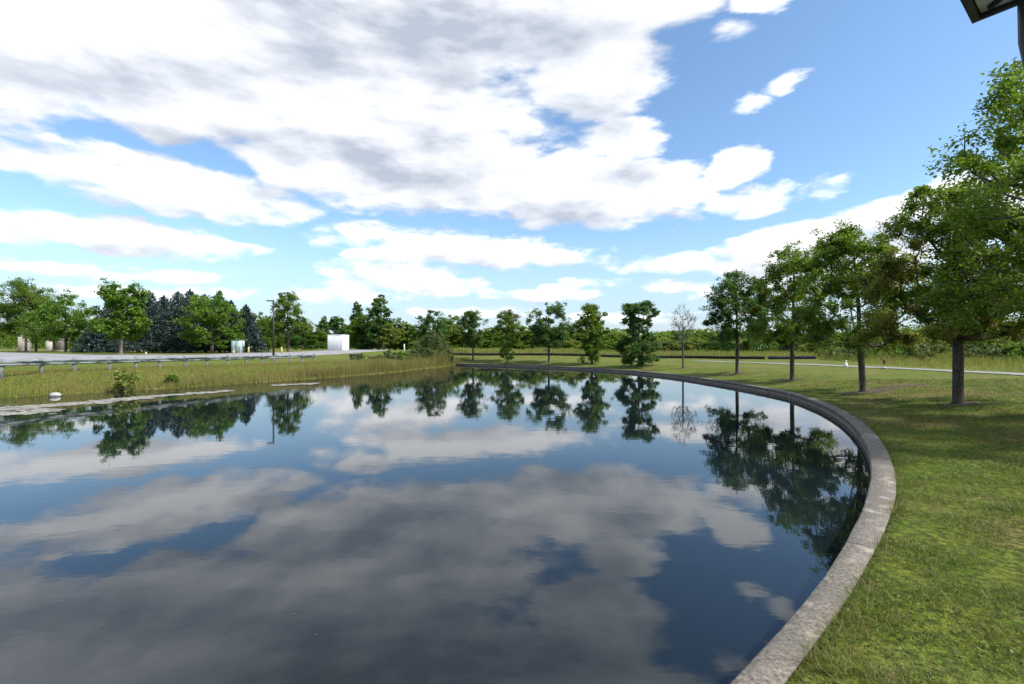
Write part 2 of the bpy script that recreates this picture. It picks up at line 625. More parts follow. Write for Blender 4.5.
# ------------------------------------------------------------------ pond outline
HK = CAMZ            # kerb top is at z = 0
ZW = -0.2            # water level


def unp(px, py, h):
    D = F * h / (py - YH)
    return [(px - 512.0) / F * D, D]


outer_px = [(787, 684), (800, 661.5), (821.5, 636), (847, 605), (858, 587), (870.5, 560), (885, 531), (893.7, 510), (897.3, 490),
            (894.5, 471.6), (889, 454), (881, 441), (868, 426.5), (850.6, 414), (833, 405.3), (811, 397.5), (789, 391.6),
            (760, 386.5), (736, 382.6), (708, 378.6), (681, 375.0), (640, 371.0), (600, 368.3), (557, 366.2), (519, 364.8),
            (480, 363.8), (454, 363.2)]
O = [unp(a, b_, HK) for a, b_ in outer_px]
# smooth resample
O = np.array([[-26, -13.5], [-16, -9.8], [-9.5, -5.6], [-5, -2.3], [-1.9, -0.2]] + O)


def catmull(P, step):
    P = np.asarray(P, float)
    out_ = []
    Q_ = np.vstack([2 * P[0] - P[1], P, 2 * P[-1] - P[-2]])
    for i in range(1, len(Q_) - 2):
        p0, p1, p2, p3 = Q_[i - 1:i + 3]
        n = max(1, int(np.linalg.norm(p2 - p1) / step))
        for k in range(n):
            t = k / n
            out_.append(.5 * ((2 * p1) + (-p0 + p2) * t + (2 * p0 - 5 * p1 + 4 * p2 - p3) * t * t + (-p0 + 3 * p1 - 3 * p2 + p3) * t ** 3))
    out_.append(P[-1])
    return np.array(out_)


OC = catmull(O, .25)
for _ in range(14):                          # take the tracing wobble out
    OC[1:-1] = OC[1:-1] * .5 + (OC[:-2] + OC[2:]) * .25
left_px = [(445, 366.5), (425, 368.5), (390, 372.6), (340, 376.8), (290, 380.3), (250, 383.2), (200, 386.4), (150, 389.6), (100, 392.4), (50, 395.2), (0, 398.4)]
LB = np.array([unp(a, b_, CAMZ - ZW) for a, b_ in left_px] + [[-26, 14], [-31, 5], [-33, -4], [-31, -12]])
LBC = catmull(LB, .5)
POND = np.vstack([OC, LBC])                  # closed, anticlockwise
NK = len(OC)


def seg_dist(P, poly, closed=True):
    """distance and nearest point from points P (n,2) to polyline"""
    A = poly
    B = np.roll(poly, -1, axis=0) if closed else poly[1:]
    if not closed:
        A = poly[:-1]
    best = np.full(len(P), 1e9)
    near = np.zeros_like(P)
    idx = np.zeros(len(P), int)
    for i in range(len(A)):
        ab = B[i] - A[i]
        t = np.clip(((P - A[i]) @ ab) / (ab @ ab + 1e-12), 0, 1)
        q = A[i] + t[:, None] * ab
        d = np.hypot(*(P - q).T)
        mk = d < best
        best[mk] = d[mk]
        near[mk] = q[mk]
        idx[mk] = i
    return best, near, idx


def inside(P, poly):
    x, y = P.T
    c_ = np.zeros(len(P), bool)
    B = np.roll(poly, -1, axis=0)
    for (x1, y1), (x2, y2) in zip(poly, B):
        if y1 == y2:
            continue
        m_ = ((y1 > y) != (y2 > y)) & (x < (x2 - x1) * (y - y1) / (y2 - y1) + x1)
        c_ ^= m_
    return c_


def signed(P):
    d, q, i = seg_dist(P, POND)
    s_ = np.where(inside(P, POND), -1, 1)
    return d * s_, q, i


def zfun(P, d, i):
    x, y = P.T
    kerb_side = (i < NK - 1)
    w = ss(x, -16, -4) * 1.0
    w = np.where(y < 0, np.where(x > -28, 1.0, 0.0), w)
    zr = .39 * ss(d, 0.2, 4.5) * ss(y, 4, 13) + .33 * ss(d, 12, 34) + .03 * (vnoise(x * .5, y * .5, 3) - .5) * ss(d, .3, 2)
    zr += .35 * ss(y, 48, 64) * ss(d, 3, 12) * (1 - ss(x, 5, 22))
    zr += .012 * (vnoise(x * 2.2, y * 2.2, 5) - .5)
    zlft = ZW - .03 + (.90 - 0.0) * ss(d, -.6, 3.6) + .05 * (vnoise(x * .6, y * .6, 9) - .5) * ss(d, 0, 1) * (1 - ss(d, 3, 4)) + .55 * ss(d, 6, 19)
    z = zlft * (1 - w) + zr * w
    # at the kerb the ground stays level with the kerb
    z = np.where(kerb_side & (d < 1.0) & (w < 1), np.where(d < .2, 0.0, z), z)
    ins = d < -.05
    z = np.where(ins & kerb_side, -1.3, z)
    z = np.where(ins & ~kerb_side, np.maximum(-1.3, ZW + d * .5), z)
    return z


def zt(x, y):
    P = np.array([[x, y]], float)
    d, q, i = signed(P)
    return float(zfun(P, d, i)[0])


def spread(lo, hi, mid_lo, mid_hi, fine, fine_lo, fine_hi, ffine):
    a = np.arange(mid_lo, mid_hi, fine)
    a = a[(a < fine_lo) | (a > fine_hi)]
    a = np.concatenate([a, np.arange(fine_lo, fine_hi, ffine)])
    g_ = []
    v = mid_hi
    st = fine * 1.5
    while v < hi:
        g_.append(v)
        v += st
        st *= 1.25
    g_.append(hi)
    v = mid_lo
    st = fine * 1.5
    while v > lo:
        g_.append(v)
        v -= st
        st *= 1.25
    g_.append(lo)
    a = np.concatenate([a, g_])
    return np.unique(np.round(a, 4))


gx = spread(-2500, 2500, -36, 34, .4, -3, 9, .12)
gy = spread(-1200, 4500, -14, 62, .4, 0, 12, .12)
GX, GY = np.meshgrid(gx, gy)
P = np.stack([GX.ravel(), GY.ravel()], 1)
nearm = (np.abs(P[:, 0]) < 150) & (P[:, 1] < 200) & (P[:, 1] > -80)
d = np.full(len(P), 200.0)
q = P.copy()
ii = np.zeros(len(P), int)
d[nearm], q[nearm], ii[nearm] = signed(P[nearm])
cell = np.where((P[:, 0] > -3) & (P[:, 0] < 9) & (P[:, 1] > 0) & (P[:, 1] < 12), .07, .21)
snap = (np.abs(d) < cell) & (ii < NK - 1)
P[snap] = q[snap]
d[snap] = 0.0
z = zfun(P, d, ii)
nx, ny = len(gx), len(gy)
idx = np.arange(nx * ny).reshape(ny, nx)
Q4 = np.stack([idx[:-1, :-1].ravel(), idx[:-1, 1:].ravel(), idx[1:, 1:].ravel(), idx[1:, :-1].ravel()], 1)
ground = mesh_np('ground', np.column_stack([P, z]), Q4, M['lawn'], smooth=True)
tag(ground, 'mown green lawn round the pond with worn brown patches', 'lawn', kind='structure')

# water sheet
c0 = POND.mean(0)
wp = []
for i in range(len(POND)):
    a_, b_ = POND[i - 1], POND[(i + 1) % len(POND)]
    t_ = b_ - a_
    nrm = np.array([t_[1], -t_[0]]) / (np.linalg.norm(t_) + 1e-9)
    off = -.10 if i < NK else .7
    wp.append(POND[i] + nrm * off)
wp = np.array(wp)
me = bpy.data.meshes.new('water')
me.from_pydata([(a_, b_, ZW) for a_, b_ in wp], [], [list(range(len(wp)))])
me.materials.append(M['water'])
wo_ = bpy.data.objects.new('water', me)
COL.objects.link(wo_)
tag(wo_, 'still pond water mirroring the clouds and trees', 'water', kind='structure')

# kerb: a cap and the wall below it, following the curve
T = np.gradient(OC, axis=0)
T /= np.linalg.norm(T, axis=1)[:, None]
NRM = np.stack([-T[:, 1], T[:, 0]], 1)        # towards the water
kw = .20 + .085 * ss(OC[:, 1], 3.0, 6.5)
root = empty('retaining_wall', (OC[40][0], OC[40][1], 0), 'curved weathered concrete kerb wall holding the lawn back from the pond', 'wall')
cap_prof = [(-.012, -.12), (-.012, -.004), (.0, .012), (.02, .018), (.5, .024), (.93, .018), (.985, .008), (1.0, -.012), (1.0, -.075), (.93, -.078)]


def sweep(prof, name, mat, jit=0.0, i0=0, i1=None):
    V = []
    i1 = len(OC) - 1 if i1 is None else i1
    for k, (u, zz) in enumerate(prof):
        j = (vnoise(np.arange(len(OC)) * .9, np.full(len(OC), k * 7.0), 2) - .5) * jit
        pos = OC + NRM * (u * kw)[:, None] + NRM * j[:, None]
        V.append(np.column_stack([pos, np.full(len(OC), zz) + j * .5]))
    V = np.stack(V, 1)[i0:i1 + 1].copy()
    if i1 - i0 < len(OC) - 1:
        V[-1] = V[-1] + (V[-2] - V[-1]) / (np.linalg.norm(V[-2] - V[-1], axis=1)[:, None] + 1e-9) * .009
    n, m_ = len(V), len(prof)
    V = V.reshape(-1, 3)
    id_ = np.arange(n * m_).reshape(n, m_)
    Qd = np.stack([id_[:-1, :-1].ravel(), id_[1:, :-1].ravel(), id_[1:, 1:].ravel(), id_[:-1, 1:].ravel()], 1)
    V = V - np.array([root.location[0], root.location[1], 0])
    return mesh_np(name, V, Qd, mat, root, smooth=True)


arc = np.concatenate([[0], np.cumsum(np.hypot(*np.diff(OC, axis=0).T))])
cuts = [0]
while arc[cuts[-1]] < arc[-1] - 4.5:
    cuts.append(int(np.searchsorted(arc, arc[cuts[-1]] + 3.0)))
cuts.append(len(OC) - 1)
for k_ in range(len(cuts) - 1):
    sweep(cap_prof, 'coping', M['kerb'], .012, cuts[k_], cuts[k_ + 1])
sweep([(.94, -.076), (.93, -.2), (.92, -.9)], 'wall_face', M['wallface'], .006)


# sheets laid on the terrain: road, path
def ribbon(name, c_pts, width, dz, mat, label, cat):
    C_ = catmull(c_pts, .5)
    t_ = np.gradient(C_, axis=0)
    t_ /= np.linalg.norm(t_, axis=1)[:, None]
    n_ = np.stack([-t_[:, 1], t_[:, 0]], 1)
    k = 5
    V = []
    for u in np.linspace(-.5, .5, k):
        p_ = C_ + n_ * u * width
        dd, qq, i_ = signed(p_)
        V.append(np.column_stack([p_, zfun(p_, dd, i_) + dz]))
    V = np.stack(V, 1).reshape(-1, 3)
    id_ = np.arange(len(C_) * k).reshape(len(C_), k)
    Qd = np.stack([id_[:-1, :-1].ravel(), id_[1:, :-1].ravel(), id_[1:, 1:].ravel(), id_[:-1, 1:].ravel()], 1)
    o = mesh_np(name, V, Qd, mat)
    return tag(o, label, cat, kind='structure')


ribbon('path', [(27.6, 6), (27.4, 20), (27.2, 28), (25.2, 39), (22.4, 45), (19.5, 50.5)], 1.7, .035, M['concrete'],
       'pale concrete footpath crossing the lawn behind the tree row', 'path')
HR = CAMZ - .67
near_e = [(-500, 372), (-200, 370.5), (0, 366.7), (100, 363.4), (200, 360.6), (260, 358.3), (310, 356), (350, 353.6), (375, 351.6), (392, 350.0)]
far_e = [(386, 349.2), (350, 349.9), (320, 350.9), (296, 352.0), (262, 353.0), (238, 352.9), (222, 354.2), (200, 355.2), (100, 355.2), (50, 353.9), (0, 352.5), (-200, 352.5), (-500, 354.5)]


def unpt(px, py, lo=14.0, hi=420.0):
    """where the ray of this row meets the terrain"""
    Dv = np.geomspace(lo, hi, 700)
    P_ = np.column_stack([(px - 512.0) / F * Dv, Dv])
    dd_, q_, i_ = (np.full(700, 200.0), None, np.zeros(700, int))
    nm = Dv < 120
    dd_[nm], _, i_[nm] = signed(P_[nm])
    z_ = zfun(P_, dd_, i_)
    below = (CAMZ - (py - YH) / F * Dv) < z_
    k = int(np.argmax(below)) if below.any() else 699
    return (P_[k, 0], P_[k, 1], z_[k])


pxs = np.concatenate([[-500, -350, -200, -100], np.arange(-40, 392, 8), [388]])
ne = np.array(near_e, float)
fe = np.array(far_e[::-1], float)
V = []
nr_ = 14
for px in pxs:
    a3_ = unpt(px, np.interp(px, ne[:, 0], ne[:, 1]))
    b3_ = unpt(px, np.interp(px, fe[:, 0], fe[:, 1]))
    Dn, Df = a3_[1], max(b3_[1], a3_[1] + 1)
    for Dv in np.geomspace(Dn, Df, nr_):
        V.append((X(px, Dv), Dv))
V = np.array(V)
dd, qq, i_ = signed(V)
dd[V[:, 1] > 150] = 200
V3 = np.column_stack([V, zfun(V, dd, i_) + .03])
id_ = np.arange(len(V)).reshape(len(pxs), nr_)
Qd = np.stack([id_[:-1, :-1].ravel(), id_[1:, :-1].ravel(), id_[1:, 1:].ravel(), id_[:-1, 1:].ravel()], 1)
ro = mesh_np('road', V3, Qd, M['asphalt'], smooth=True)
tag(ro, 'pale grey asphalt road and turning area beyond the bank', 'road', kind='structure')
kb = MB()
kb.tube(V3[id_[:, 0]], .07, 6)
ko = kb.build('kerb', M['concrete'])
tag(ko, 'pale concrete kerb along the near edge of the road', 'kerb', kind='structure')


# ------------------------------------------------------------------ vegetation generators
def leaf_mesh(name, pos, size, tint, mat, parent=None, upw=.8, aspect=.62, droop=.2):
    n = len(pos)
    nr = rng.normal(size=(n, 3))
    nr /= np.linalg.norm(nr, axis=1)[:, None]
    nr[:, 2] = np.abs(nr[:, 2]) + upw
    nr /= np.linalg.norm(nr, axis=1)[:, None]
    t = rng.normal(size=(n, 3))
    t[:, 2] -= droop
    t -= nr * np.sum(t * nr, 1)[:, None]
    t /= np.linalg.norm(t, axis=1)[:, None] + 1e-9
    b_ = np.cross(nr, t)
    s = (size * rng.uniform(.65, 1.25, n))[:, None]
    fold = nr * s * .12
    V = np.stack([pos - t * s * .5, pos + b_ * s * aspect * .5 + fold, pos + t * s * .55, pos - b_ * s * aspect * .5 + fold], 1).reshape(-1, 3)
    Fq = np.arange(4 * n).reshape(n, 4)
    return mesh_np(name, V, Fq, mat, parent, attrs={'tint': tint})


def make_tree(name, loc, H, prof, t0, trunk_r, mat, leaf, nleaf, nclump, seed, label=None, group=None, cat='tree',
              rc=None, lean=(0, 0), red=0.0, red_side=None, bark='bark', bare=False, squash=(1, 1), sides=9, stems=1, bias=.45,
              flat=.75, offset=(0, 0)):
    """prof: [(height fraction, radius in metres)]"""
    r = np.random.default_rng(seed)
    root_ = empty(name, loc, label, cat, group)
    nleaf = int(nleaf * 1.6)
    nclump = int(nclump * 1.45)
    pf = np.array(prof)
    top = np.array([lean[0], lean[1], H])
    # clump centres
    C_ = []
    tries = 0
    mind = .62 * (np.max(pf[:, 1]) * 2 * H * .75 / nclump) ** .5
    while len(C_) < nclump and tries < nclump * 60:
        tries += 1
        t = t0 + (1 - t0) * r.random()
        R = np.interp(t, pf[:, 0], pf[:, 1])
        if r.random() > R / pf[:, 1].max() + .12:
            continue
        a = r.random() * 2 * math.pi
        R *= .86 + .28 * vnoise(np.array([a * 1.3 + seed]), np.array([t * 4.0]), seed)[0]
        rr = R * r.random() ** bias
        c_ = np.array([math.cos(a) * rr * squash[0] + offset[0] * math.sin(t * 3.1), math.sin(a) * rr * squash[1], t * H]) + top * [t, t, 0]
        if C_ and np.min(np.linalg.norm((np.array(C_) - c_) * [1, 1, 1.25], axis=1)) < mind * (1 - tries / (nclump * 80)):
            continue
        C_.append(c_)
    C_ = np.array(C_)
    # skeleton
    hs = np.linspace(0, .80, 12)
    wob = np.cumsum(r.normal(size=(12, 2)) * .012 * H * .35, axis=0)
    wob -= wob[0]
    trunk = np.column_stack([hs[:, None] * top[:2] + wob * hs[:, None], hs * H])
    paths = []
    nodes = [p_ for p_ in trunk]
    npath = [0] * len(trunk)
    nk = list(range(len(trunk)))
    paths.append([trunk, None, None])
    order = np.argsort(np.hypot(C_[:, 0] - trunk[0, 0], C_[:, 1] - trunk[0, 1]) + .2 * C_[:, 2])
    for ci in order:
        c_ = C_[ci]
        N_ = np.array(nodes)
        dv = c_ - N_
        hd = np.hypot(dv[:, 0], dv[:, 1])
        cost = np.linalg.norm(dv, axis=1) + np.maximum(0, hd * .55 - dv[:, 2]) * 1.3
        cost += np.where(N_[:, 2] < t0 * H * .85, 5, 0)
        if stems > 1:
            cost -= np.where(N_[:, 2] < .1 * H, 6, 0)
        j = int(np.argmin(cost))
        p0 = N_[j]
        k = 5
        tt = np.linspace(0, 1, k)[:, None]
        mid_ = p0 * .5 + c_ * .5 + np.array([0, 0, -.10 * np.linalg.norm(c_ - p0)]) + r.normal(size=3) * .05 * np.linalg.norm(c_ - p0)
        pth = (1 - tt) ** 2 * p0 + 2 * tt * (1 - tt) * mid_ + tt ** 2 * c_
        pi = len(paths)
        paths.append([pth, npath[j], nk[j]])
        for q_ in range(1, k):
            nodes.append(pth[q_])
            npath.append(pi)
            nk.append(q_)
    load = [np.full(len(p_[0]), 1.0) for p_ in paths]
    for pi in range(len(paths) - 1, 0, -1):
        pth, par, kk = paths[pi]
        load[par][:kk + 1] += load[pi][0]
    tot = load[0][0]
    mb = MB()
    for pi, (pth, par, kk) in enumerate(paths):
        rad = trunk_r * (load[pi] / tot) ** .47
        rad = np.maximum(rad, trunk_r * .035)
        if pi == 0:
            rad = np.maximum(rad, trunk_r * .12)
            rad[0] *= 1.42
            P0 = np.vstack([pth[:1] - [0, 0, .08], pth])
            P0 = np.vstack([P0[:2], P0[1:2] * .8 + P0[2:3] * .2, P0[2:]])
            rad = np.concatenate([[rad[0] * 1.15], rad[:1], [rad[1] * 1.03], rad[1:]])
            mb.tube(P0, rad, sides)
            # root flare is the thicker foot above
        else:
            rr_ = rad.copy()
            rr_[-1] = rr_[-1] * .6
            mb.tube(pth, rr_, 4 if rad[0] < trunk_r * .25 else 6, cap=False)
    if bare:
        # fine bare twigs
        for ci in range(len(C_)):
            for _ in range(7):
                e = C_[ci] + r.normal(size=3) * [.16, .16, .14] * (H / 4.2) + [0, 0, .22]
                m_ = (C_[ci] + e) / 2 + r.normal(size=3) * .03
                mb.tube([C_[ci], m_, e], [.009, .008, .005], 3, cap=False)
    mb.build('trunk', M[bark], root_, smooth=True)
    if not bare:
        if rc is None:
            rc = mind * 1.2
        per = r.multinomial(nleaf, r.dirichlet(np.full(len(C_), 5.0)))
        which = np.repeat(np.arange(len(C_)), per)
        rcv = rc * r.uniform(.7, 1.3, len(C_))
        # each clump is a handful of leafy sprays
        ns = 7
        spr = r.normal(size=(len(C_), ns, 3)) * [.55, .55, .46]
        sel = r.integers(0, ns, nleaf)
        pos = C_[which] + rcv[which][:, None] * (spr[which, sel] + r.normal(size=(nleaf, 3)) * [.32, .32, .34 * flat])
        # a few leaves along the limbs
        pos[:, 2] = np.maximum(pos[:, 2], .05)
        ct = r.random(len(C_)) * .45
        tint = ct[which] + r.random(nleaf) * .55
        if red > 0:
            w = vnoise(C_[:, 0] * .8 + seed, C_[:, 2] * 1.1, seed) * .7 + r.random(len(C_)) * .3
            if red_side is not None:
                w = w + np.clip((C_[:, 0] * red_side[0] + (C_[:, 2] / H - .5) * red_side[1]) * .35, -.5, .5)
            thr = np.quantile(w, 1 - red)
            isr = w > thr
            tint = np.where(isr[which] & (r.random(nleaf) < .75), 1.2 + r.random(nleaf) * .6, tint)
        leaf_mesh('crown', pos, leaf, tint, M[mat], root_, upw=.35)
    return root_


def make_spruce(name, loc, H, R, seed, label, group, skirt=.10, n=8000):
    r = np.random.default_rng(seed)
    root_ = empty(name, loc, label, 'tree', group)
    mb = MB()
    mb.tube([[0, 0, -.1], [0, 0, H * .5], [0, 0, H * .97]], [.14, .09, .02], 7)
    pos = []
    nbr = 210
    for b_ in range(nbr):
        lev = skirt + (.97 - skirt) * (b_ / nbr) ** 1.15
        a = b_ * 2.39996 + r.normal() * .2
        L = R * ((1 - lev) ** .8 + .04) * r.uniform(.78, 1.15)
        z0 = lev * H
        tip = np.array([math.cos(a) * L, math.sin(a) * L, z0 - L * .12])
        midp = np.array([math.cos(a) * L * .5, math.sin(a) * L * .5, z0 - L * .14])
        mb.tube([[0, 0, z0], midp, tip], [.03, .02, .01], 3, cap=False)
        m_ = int(n / 110 * (L / R + .12))
        t = r.random(m_) ** .6
        p_ = np.outer(1 - t, [0, 0, z0]) + np.outer(t, tip)
        p_[:, 2] -= .12 * L * np.sin(t * 3.14)
        side = r.normal(size=m_) * (.36 * L * (1 - t) + .12) * .6
        p_[:, 0] += -math.sin(a) * side
        p_[:, 1] += math.cos(a) * side
        p_[:, 2] -= np.abs(r.normal(size=m_)) * .15 + np.abs(side) * .25
        pos.append(p_)
    pos = np.vstack(pos)
    top = r.normal(size=(40, 3)) * [.05, .05, .12] + [0, 0, H * .955]
    pos = np.vstack([pos, top])
    mb.build('trunk', M['bark'], root_)
    leaf_mesh('crown', pos, .23, r.random(len(pos)), M['needle'], root_, upw=.4, aspect=.5, droop=.6)
    return root_


def copy_tree(o, loc, rz, sc, label):
    c_ = o.copy()
    COL.objects.link(c_)
    c_.location = loc
    c_.rotation_euler = (0, 0, rz)
    c_.scale = (sc[0], sc[0], sc[1])
    c_['label'] = label
    for ch in o.children:
        k = ch.copy()
        COL.objects.link(k)
        k.parent = c_
    return c_


def at(px, D):
    x = X(px, D)
    return (x, D, zt(x, D))


def Hpx(D, ytop, z):
    return (YH - ytop) / F * D + CAMZ - z


# ------------------------------------------------------------------ the row of trees round the pond
ROW = 'trees in the curved row round the pond'
# px, D, ytop, profile, t0, trunk_r, mat, leaf, nleaf, nclump, seed, opts, label
G1 = [(.0, .3), (.22, .6), (.30, 1.0), (.45, .98), (.65, .88), (.85, .62), (1, .18)]


def row_tree(px, D, ytop, R, t0, tr_, mat, leaf, nleaf, ncl, seed, label, prof=G1, name='row_tree', **kw_):
    l = at(px, D)
    H = Hpx(D, ytop, l[2])
    pr = [(a_, b_ * R) for a_, b_ in prof]
    return make_tree(name, l, H, pr, t0, tr_, mat, leaf, nleaf, ncl, seed, label, ROW, **kw_)


row_tree(1186, 8.6, -24, 3.5, .27, .20, 'leaf', .085, 52000, 165, 11, 'nearest leafy tree, its boughs reaching in from the right edge under the roof corner',
         prof=[(0, .4), (.2, .7), (.3, 1.0), (.5, 1.0), (.72, .92), (.88, .7), (1, .3)], red=.06, bias=.5)
row_tree(958, 13.4, 186, 2.5, .30, .125, 'leaf', .090, 37000, 120, 12, 'broad tree with reddish-brown lower leaves and the thickest trunk in view beside the path',
         prof=[(0, .3), (.22, .7), (.30, 1.04), (.42, 1.05), (.6, .9), (.8, .68), (1, .25)], red=.30, red_side=(-.5, -1.2), bias=.5)
row_tree(863, 18.2, 226, 2.1, .27, .108, 'leaf', .098, 25000, 95, 13, 'round tree with bronze tinted top standing over a bare brown soil patch',
         prof=[(0, .3), (.2, .8), (.28, 1.02), (.45, 1.0), (.68, .98), (.88, .72), (1, .3)], red=.20, red_side=(.5, 1.0), lean=(-.35, 0))
row_tree(792, 24.1, 247, 1.95, .27, .102, 'leaf', .115, 19000, 85, 14, 'tall dense green tree, second of the big right-hand trees from the pond bend',
         prof=[(0, .3), (.2, .7), (.3, 1.0), (.45, 1.02), (.62, .8), (.8, .66), (1, .2)], red=.05)
row_tree(737, 29.6, 273, 2.0, .26, .10, 'leaf_cool', .12, 19000, 78, 15, 'compact green tree directly right of the leafless one across the water bend',
         prof=[(0, .3), (.2, .8), (.3, 1.0), (.5, 1.0), (.7, .92), (.88, .66), (1, .3)])
row_tree(683, 36.4, 308, 1.2, .42, .07, 'leaf_cool', .1, 100, 52, 16, 'bare leafless tree with thin grey twigs, the only dead one in the row', bare=True,
         prof=[(0, .2), (.4, .6), (.6, .95), (.8, .9), (1, .35)], bark='bark_grey')
row_tree(639, 41.0, 302, 1.85, .07, .13, 'leaf_cool', .15, 17000, 88, 17, 'tall tree leafy down to the grass with one bough sticking out right',
         prof=[(0, .55), (.12, .95), (.3, 1.0), (.5, .72), (.68, .80), (.88, .88), (1, .4)])
row_tree(592, 46.5, 307, 1.75, .07, .12, 'leaf', .16, 11500, 64, 18, 'tree with tapering skirt of leaves near the ground and open crown',
         prof=[(0, .35), (.1, .55), (.3, .65), (.45, .6), (.6, 1.0), (.85, .8), (1, .35)], red=.04)
row_tree(549, 50.5, 306, 2.15, .3, .12, 'leaf_cool', .16, 12500, 60, 19, 'wide flat-topped dark green tree at the middle of the far shore',
         prof=[(0, .2), (.25, .55), (.4, .75), (.6, 1.0), (.85, .95), (1, .5)])
row_tree(508, 54.5, 313, 1.8, .34, .11, 'leaf', .16, 8500, 50, 20, 'thin-crowned tree standing behind the small sapling on the far shore',
         prof=[(0, .2), (.25, .7), (.45, .8), (.65, 1.0), (.88, .75), (1, .3)], red=.12)
row_tree(473, 57.5, 312, 1.85, .32, .11, 'leaf_cool', .16, 8500, 48, 21, 'open airy tree left of the sapling with sky showing through its crown',
         prof=[(0, .2), (.25, .45), (.45, .6), (.65, .95), (.88, 1.0), (1, .6)], red=.12)
row_tree(432, 60.0, 312, 2.1, .2, .12, 'leaf_cool', .17, 11000, 52, 22, 'round dark green tree rising behind the willowy shrub at the row end',
         prof=[(0, .2), (.25, .7), (.45, .95), (.65, 1.0), (.88, .8), (1, .4)])
# sapling at the kerb
l = at(507, 53.0)
make_tree('sapling', (l[0], 52.9, .0), Hpx(52.9, 342, 0), [(0, .2), (.2, .6), (.4, .85), (.65, .7), (1, .2)], .25, .05, 'leaf_bright', .12, 3000, 30, 31,
          'small egg-shaped bright sapling right at the far kerb', None, cat='sapling')
# soil rings under the nearer trees
soil = [(863, 18.2, 1.15, .6, (.2, 0)), (958, 13.4, .55, .42, (0, 0)), (792, 24.1, .7, .5, (0, 0)), (737, 29.6, .6, .5, (0, 0)), (683, 36.4, .55, .4, (0, 0)), (905, 18.6, 1.1, .35, (0, 0))]
for k, (px, D, a_, b_, of) in enumerate(soil):
    x0, y0 = X(px, D) + of[0], D + of[1]
    V = []
    n = 40
    for rr in (0.001, .5, .8, 1.0):
        for i in range(n):
            an = i / n * 2 * math.pi
            w = 1 + .35 * (vnoise(np.array([an * 2.0 + k * 9]), np.array([k * 3.3]), 4)[0] - .5) * (rr ** 2) + .1 * math.sin(an * 7 + k)
            px_, py_ = x0 + math.cos(an) * a_ * rr * w, y0 + math.sin(an) * b_ * rr * w
            V.append((px_, py_))
    V = np.array(V)
    dd, qq, i_ = signed(V)
    V3 = np.column_stack([V, zfun(V, dd, i_) + np.repeat([.03, .025, .018, -.01], n)])
    Qd = [[r_ * n + i, r_ * n + (i + 1) % n, (r_ + 1) * n + (i + 1) % n, (r_ + 1) * n + i] for r_ in range(3) for i in range(n)]
    o = mesh_np('soil_patch', V3, np.array(Qd), M['mulch'], smooth=True)
    tag(o, None, None, kind='structure')

# ------------------------------------------------------------------ trees beyond
# left: broad green trees in front of spruces
LT = [  # px, D, ytop, R, mat, nleaf, label, t0
    (-28, 68, 280, 4.4, 'leaf', 8000, 'large green tree cut by the left edge of the picture', .2),
    (26, 66, 282, 4.3, 'leaf', 9000, 'dark trunked green tree beside the leftmost stone pillar', .2),
    (36, 70, 287, 3.8, 'leaf', 6500, 'forked green tree between the first and second stone pillars', .2),
    (66, 60, 296, 3.6, 'leaf_bright', 8000, 'lower yellow-green tree by the brown stone pillar', .2),
    (121, 44, 284, 2.45, 'leaf_bright', 9000, 'pale trunked bright green tree in front of the left spruces', .24),
    (212, 52, 294, 3.0, 'leaf_bright', 8500, 'rounded light green tree left of the green utility cabinet', .16),
    (288, 60, 293, 2.5, 'leaf', 5500, 'airy tall tree standing right behind the lamp post', .28),
]
for k, (px, D, yt, R, mt, nl, lb, t0) in enumerate(LT):
    l = at(px, D)
    H = Hpx(D, yt, l[2])
    pr = [(0, .3 * R), (.2, .85 * R), (.32, R), (.6, .95 * R), (.85, .6 * R), (1, .2 * R)]
    if px == 121:
        pr = [(0, .3 * R), (.22, .8 * R), (.4, .95 * R), (.6, .75 * R), (.85, .75 * R), (1, .4 * R)]
    make_tree('shade_tree', l, H, pr, t0, .15, mt, .20, int(nl * 1.6), 60, 40 + k, lb, 'broadleaf trees by the road',
              bark='bark_pale' if px in (121, 212) else 'bark')
SP = [(149, 56, 289, 3.5), (164, 59, 294, 3.3), (178, 55, 290, 3.7), (190, 60, 288, 3.3), (139, 62, 292, 2.6), (205, 57, 293, 3.2), (219, 60, 290, 2.9), (231, 58, 299, 2.5), (246, 56, 304, 2.6), (112, 61, 296, 3.0), (97, 57, 316, 2.6)]
SPL = ['broad blue-green spruce just right of the pale trunked tree', 'blue-green spruce, second of the dense clump', 'wide drooping blue spruce at the middle of the clump', 'tallest dark spruce of the dense clump',
       'spruce top showing behind the left end of the clump', 'dark spruce hidden partly by the rounded light green tree', 'spruce whose tip rises above the rounded light green tree', 'narrow pointed spruce between clump and end spruce',
       'lone dark spruce at the right end behind the green cabinet', 'dark spruce behind the crown of the pale trunked tree', 'short dark spruce left of the pale trunked tree']
for k, (px, D, yt, R) in enumerate(SP):
    l = at(px, D)
    make_spruce('spruce', l, Hpx(D, yt, l[2]), R, 70 + k, SPL[k], 'spruces beyond the road', skirt=.13)

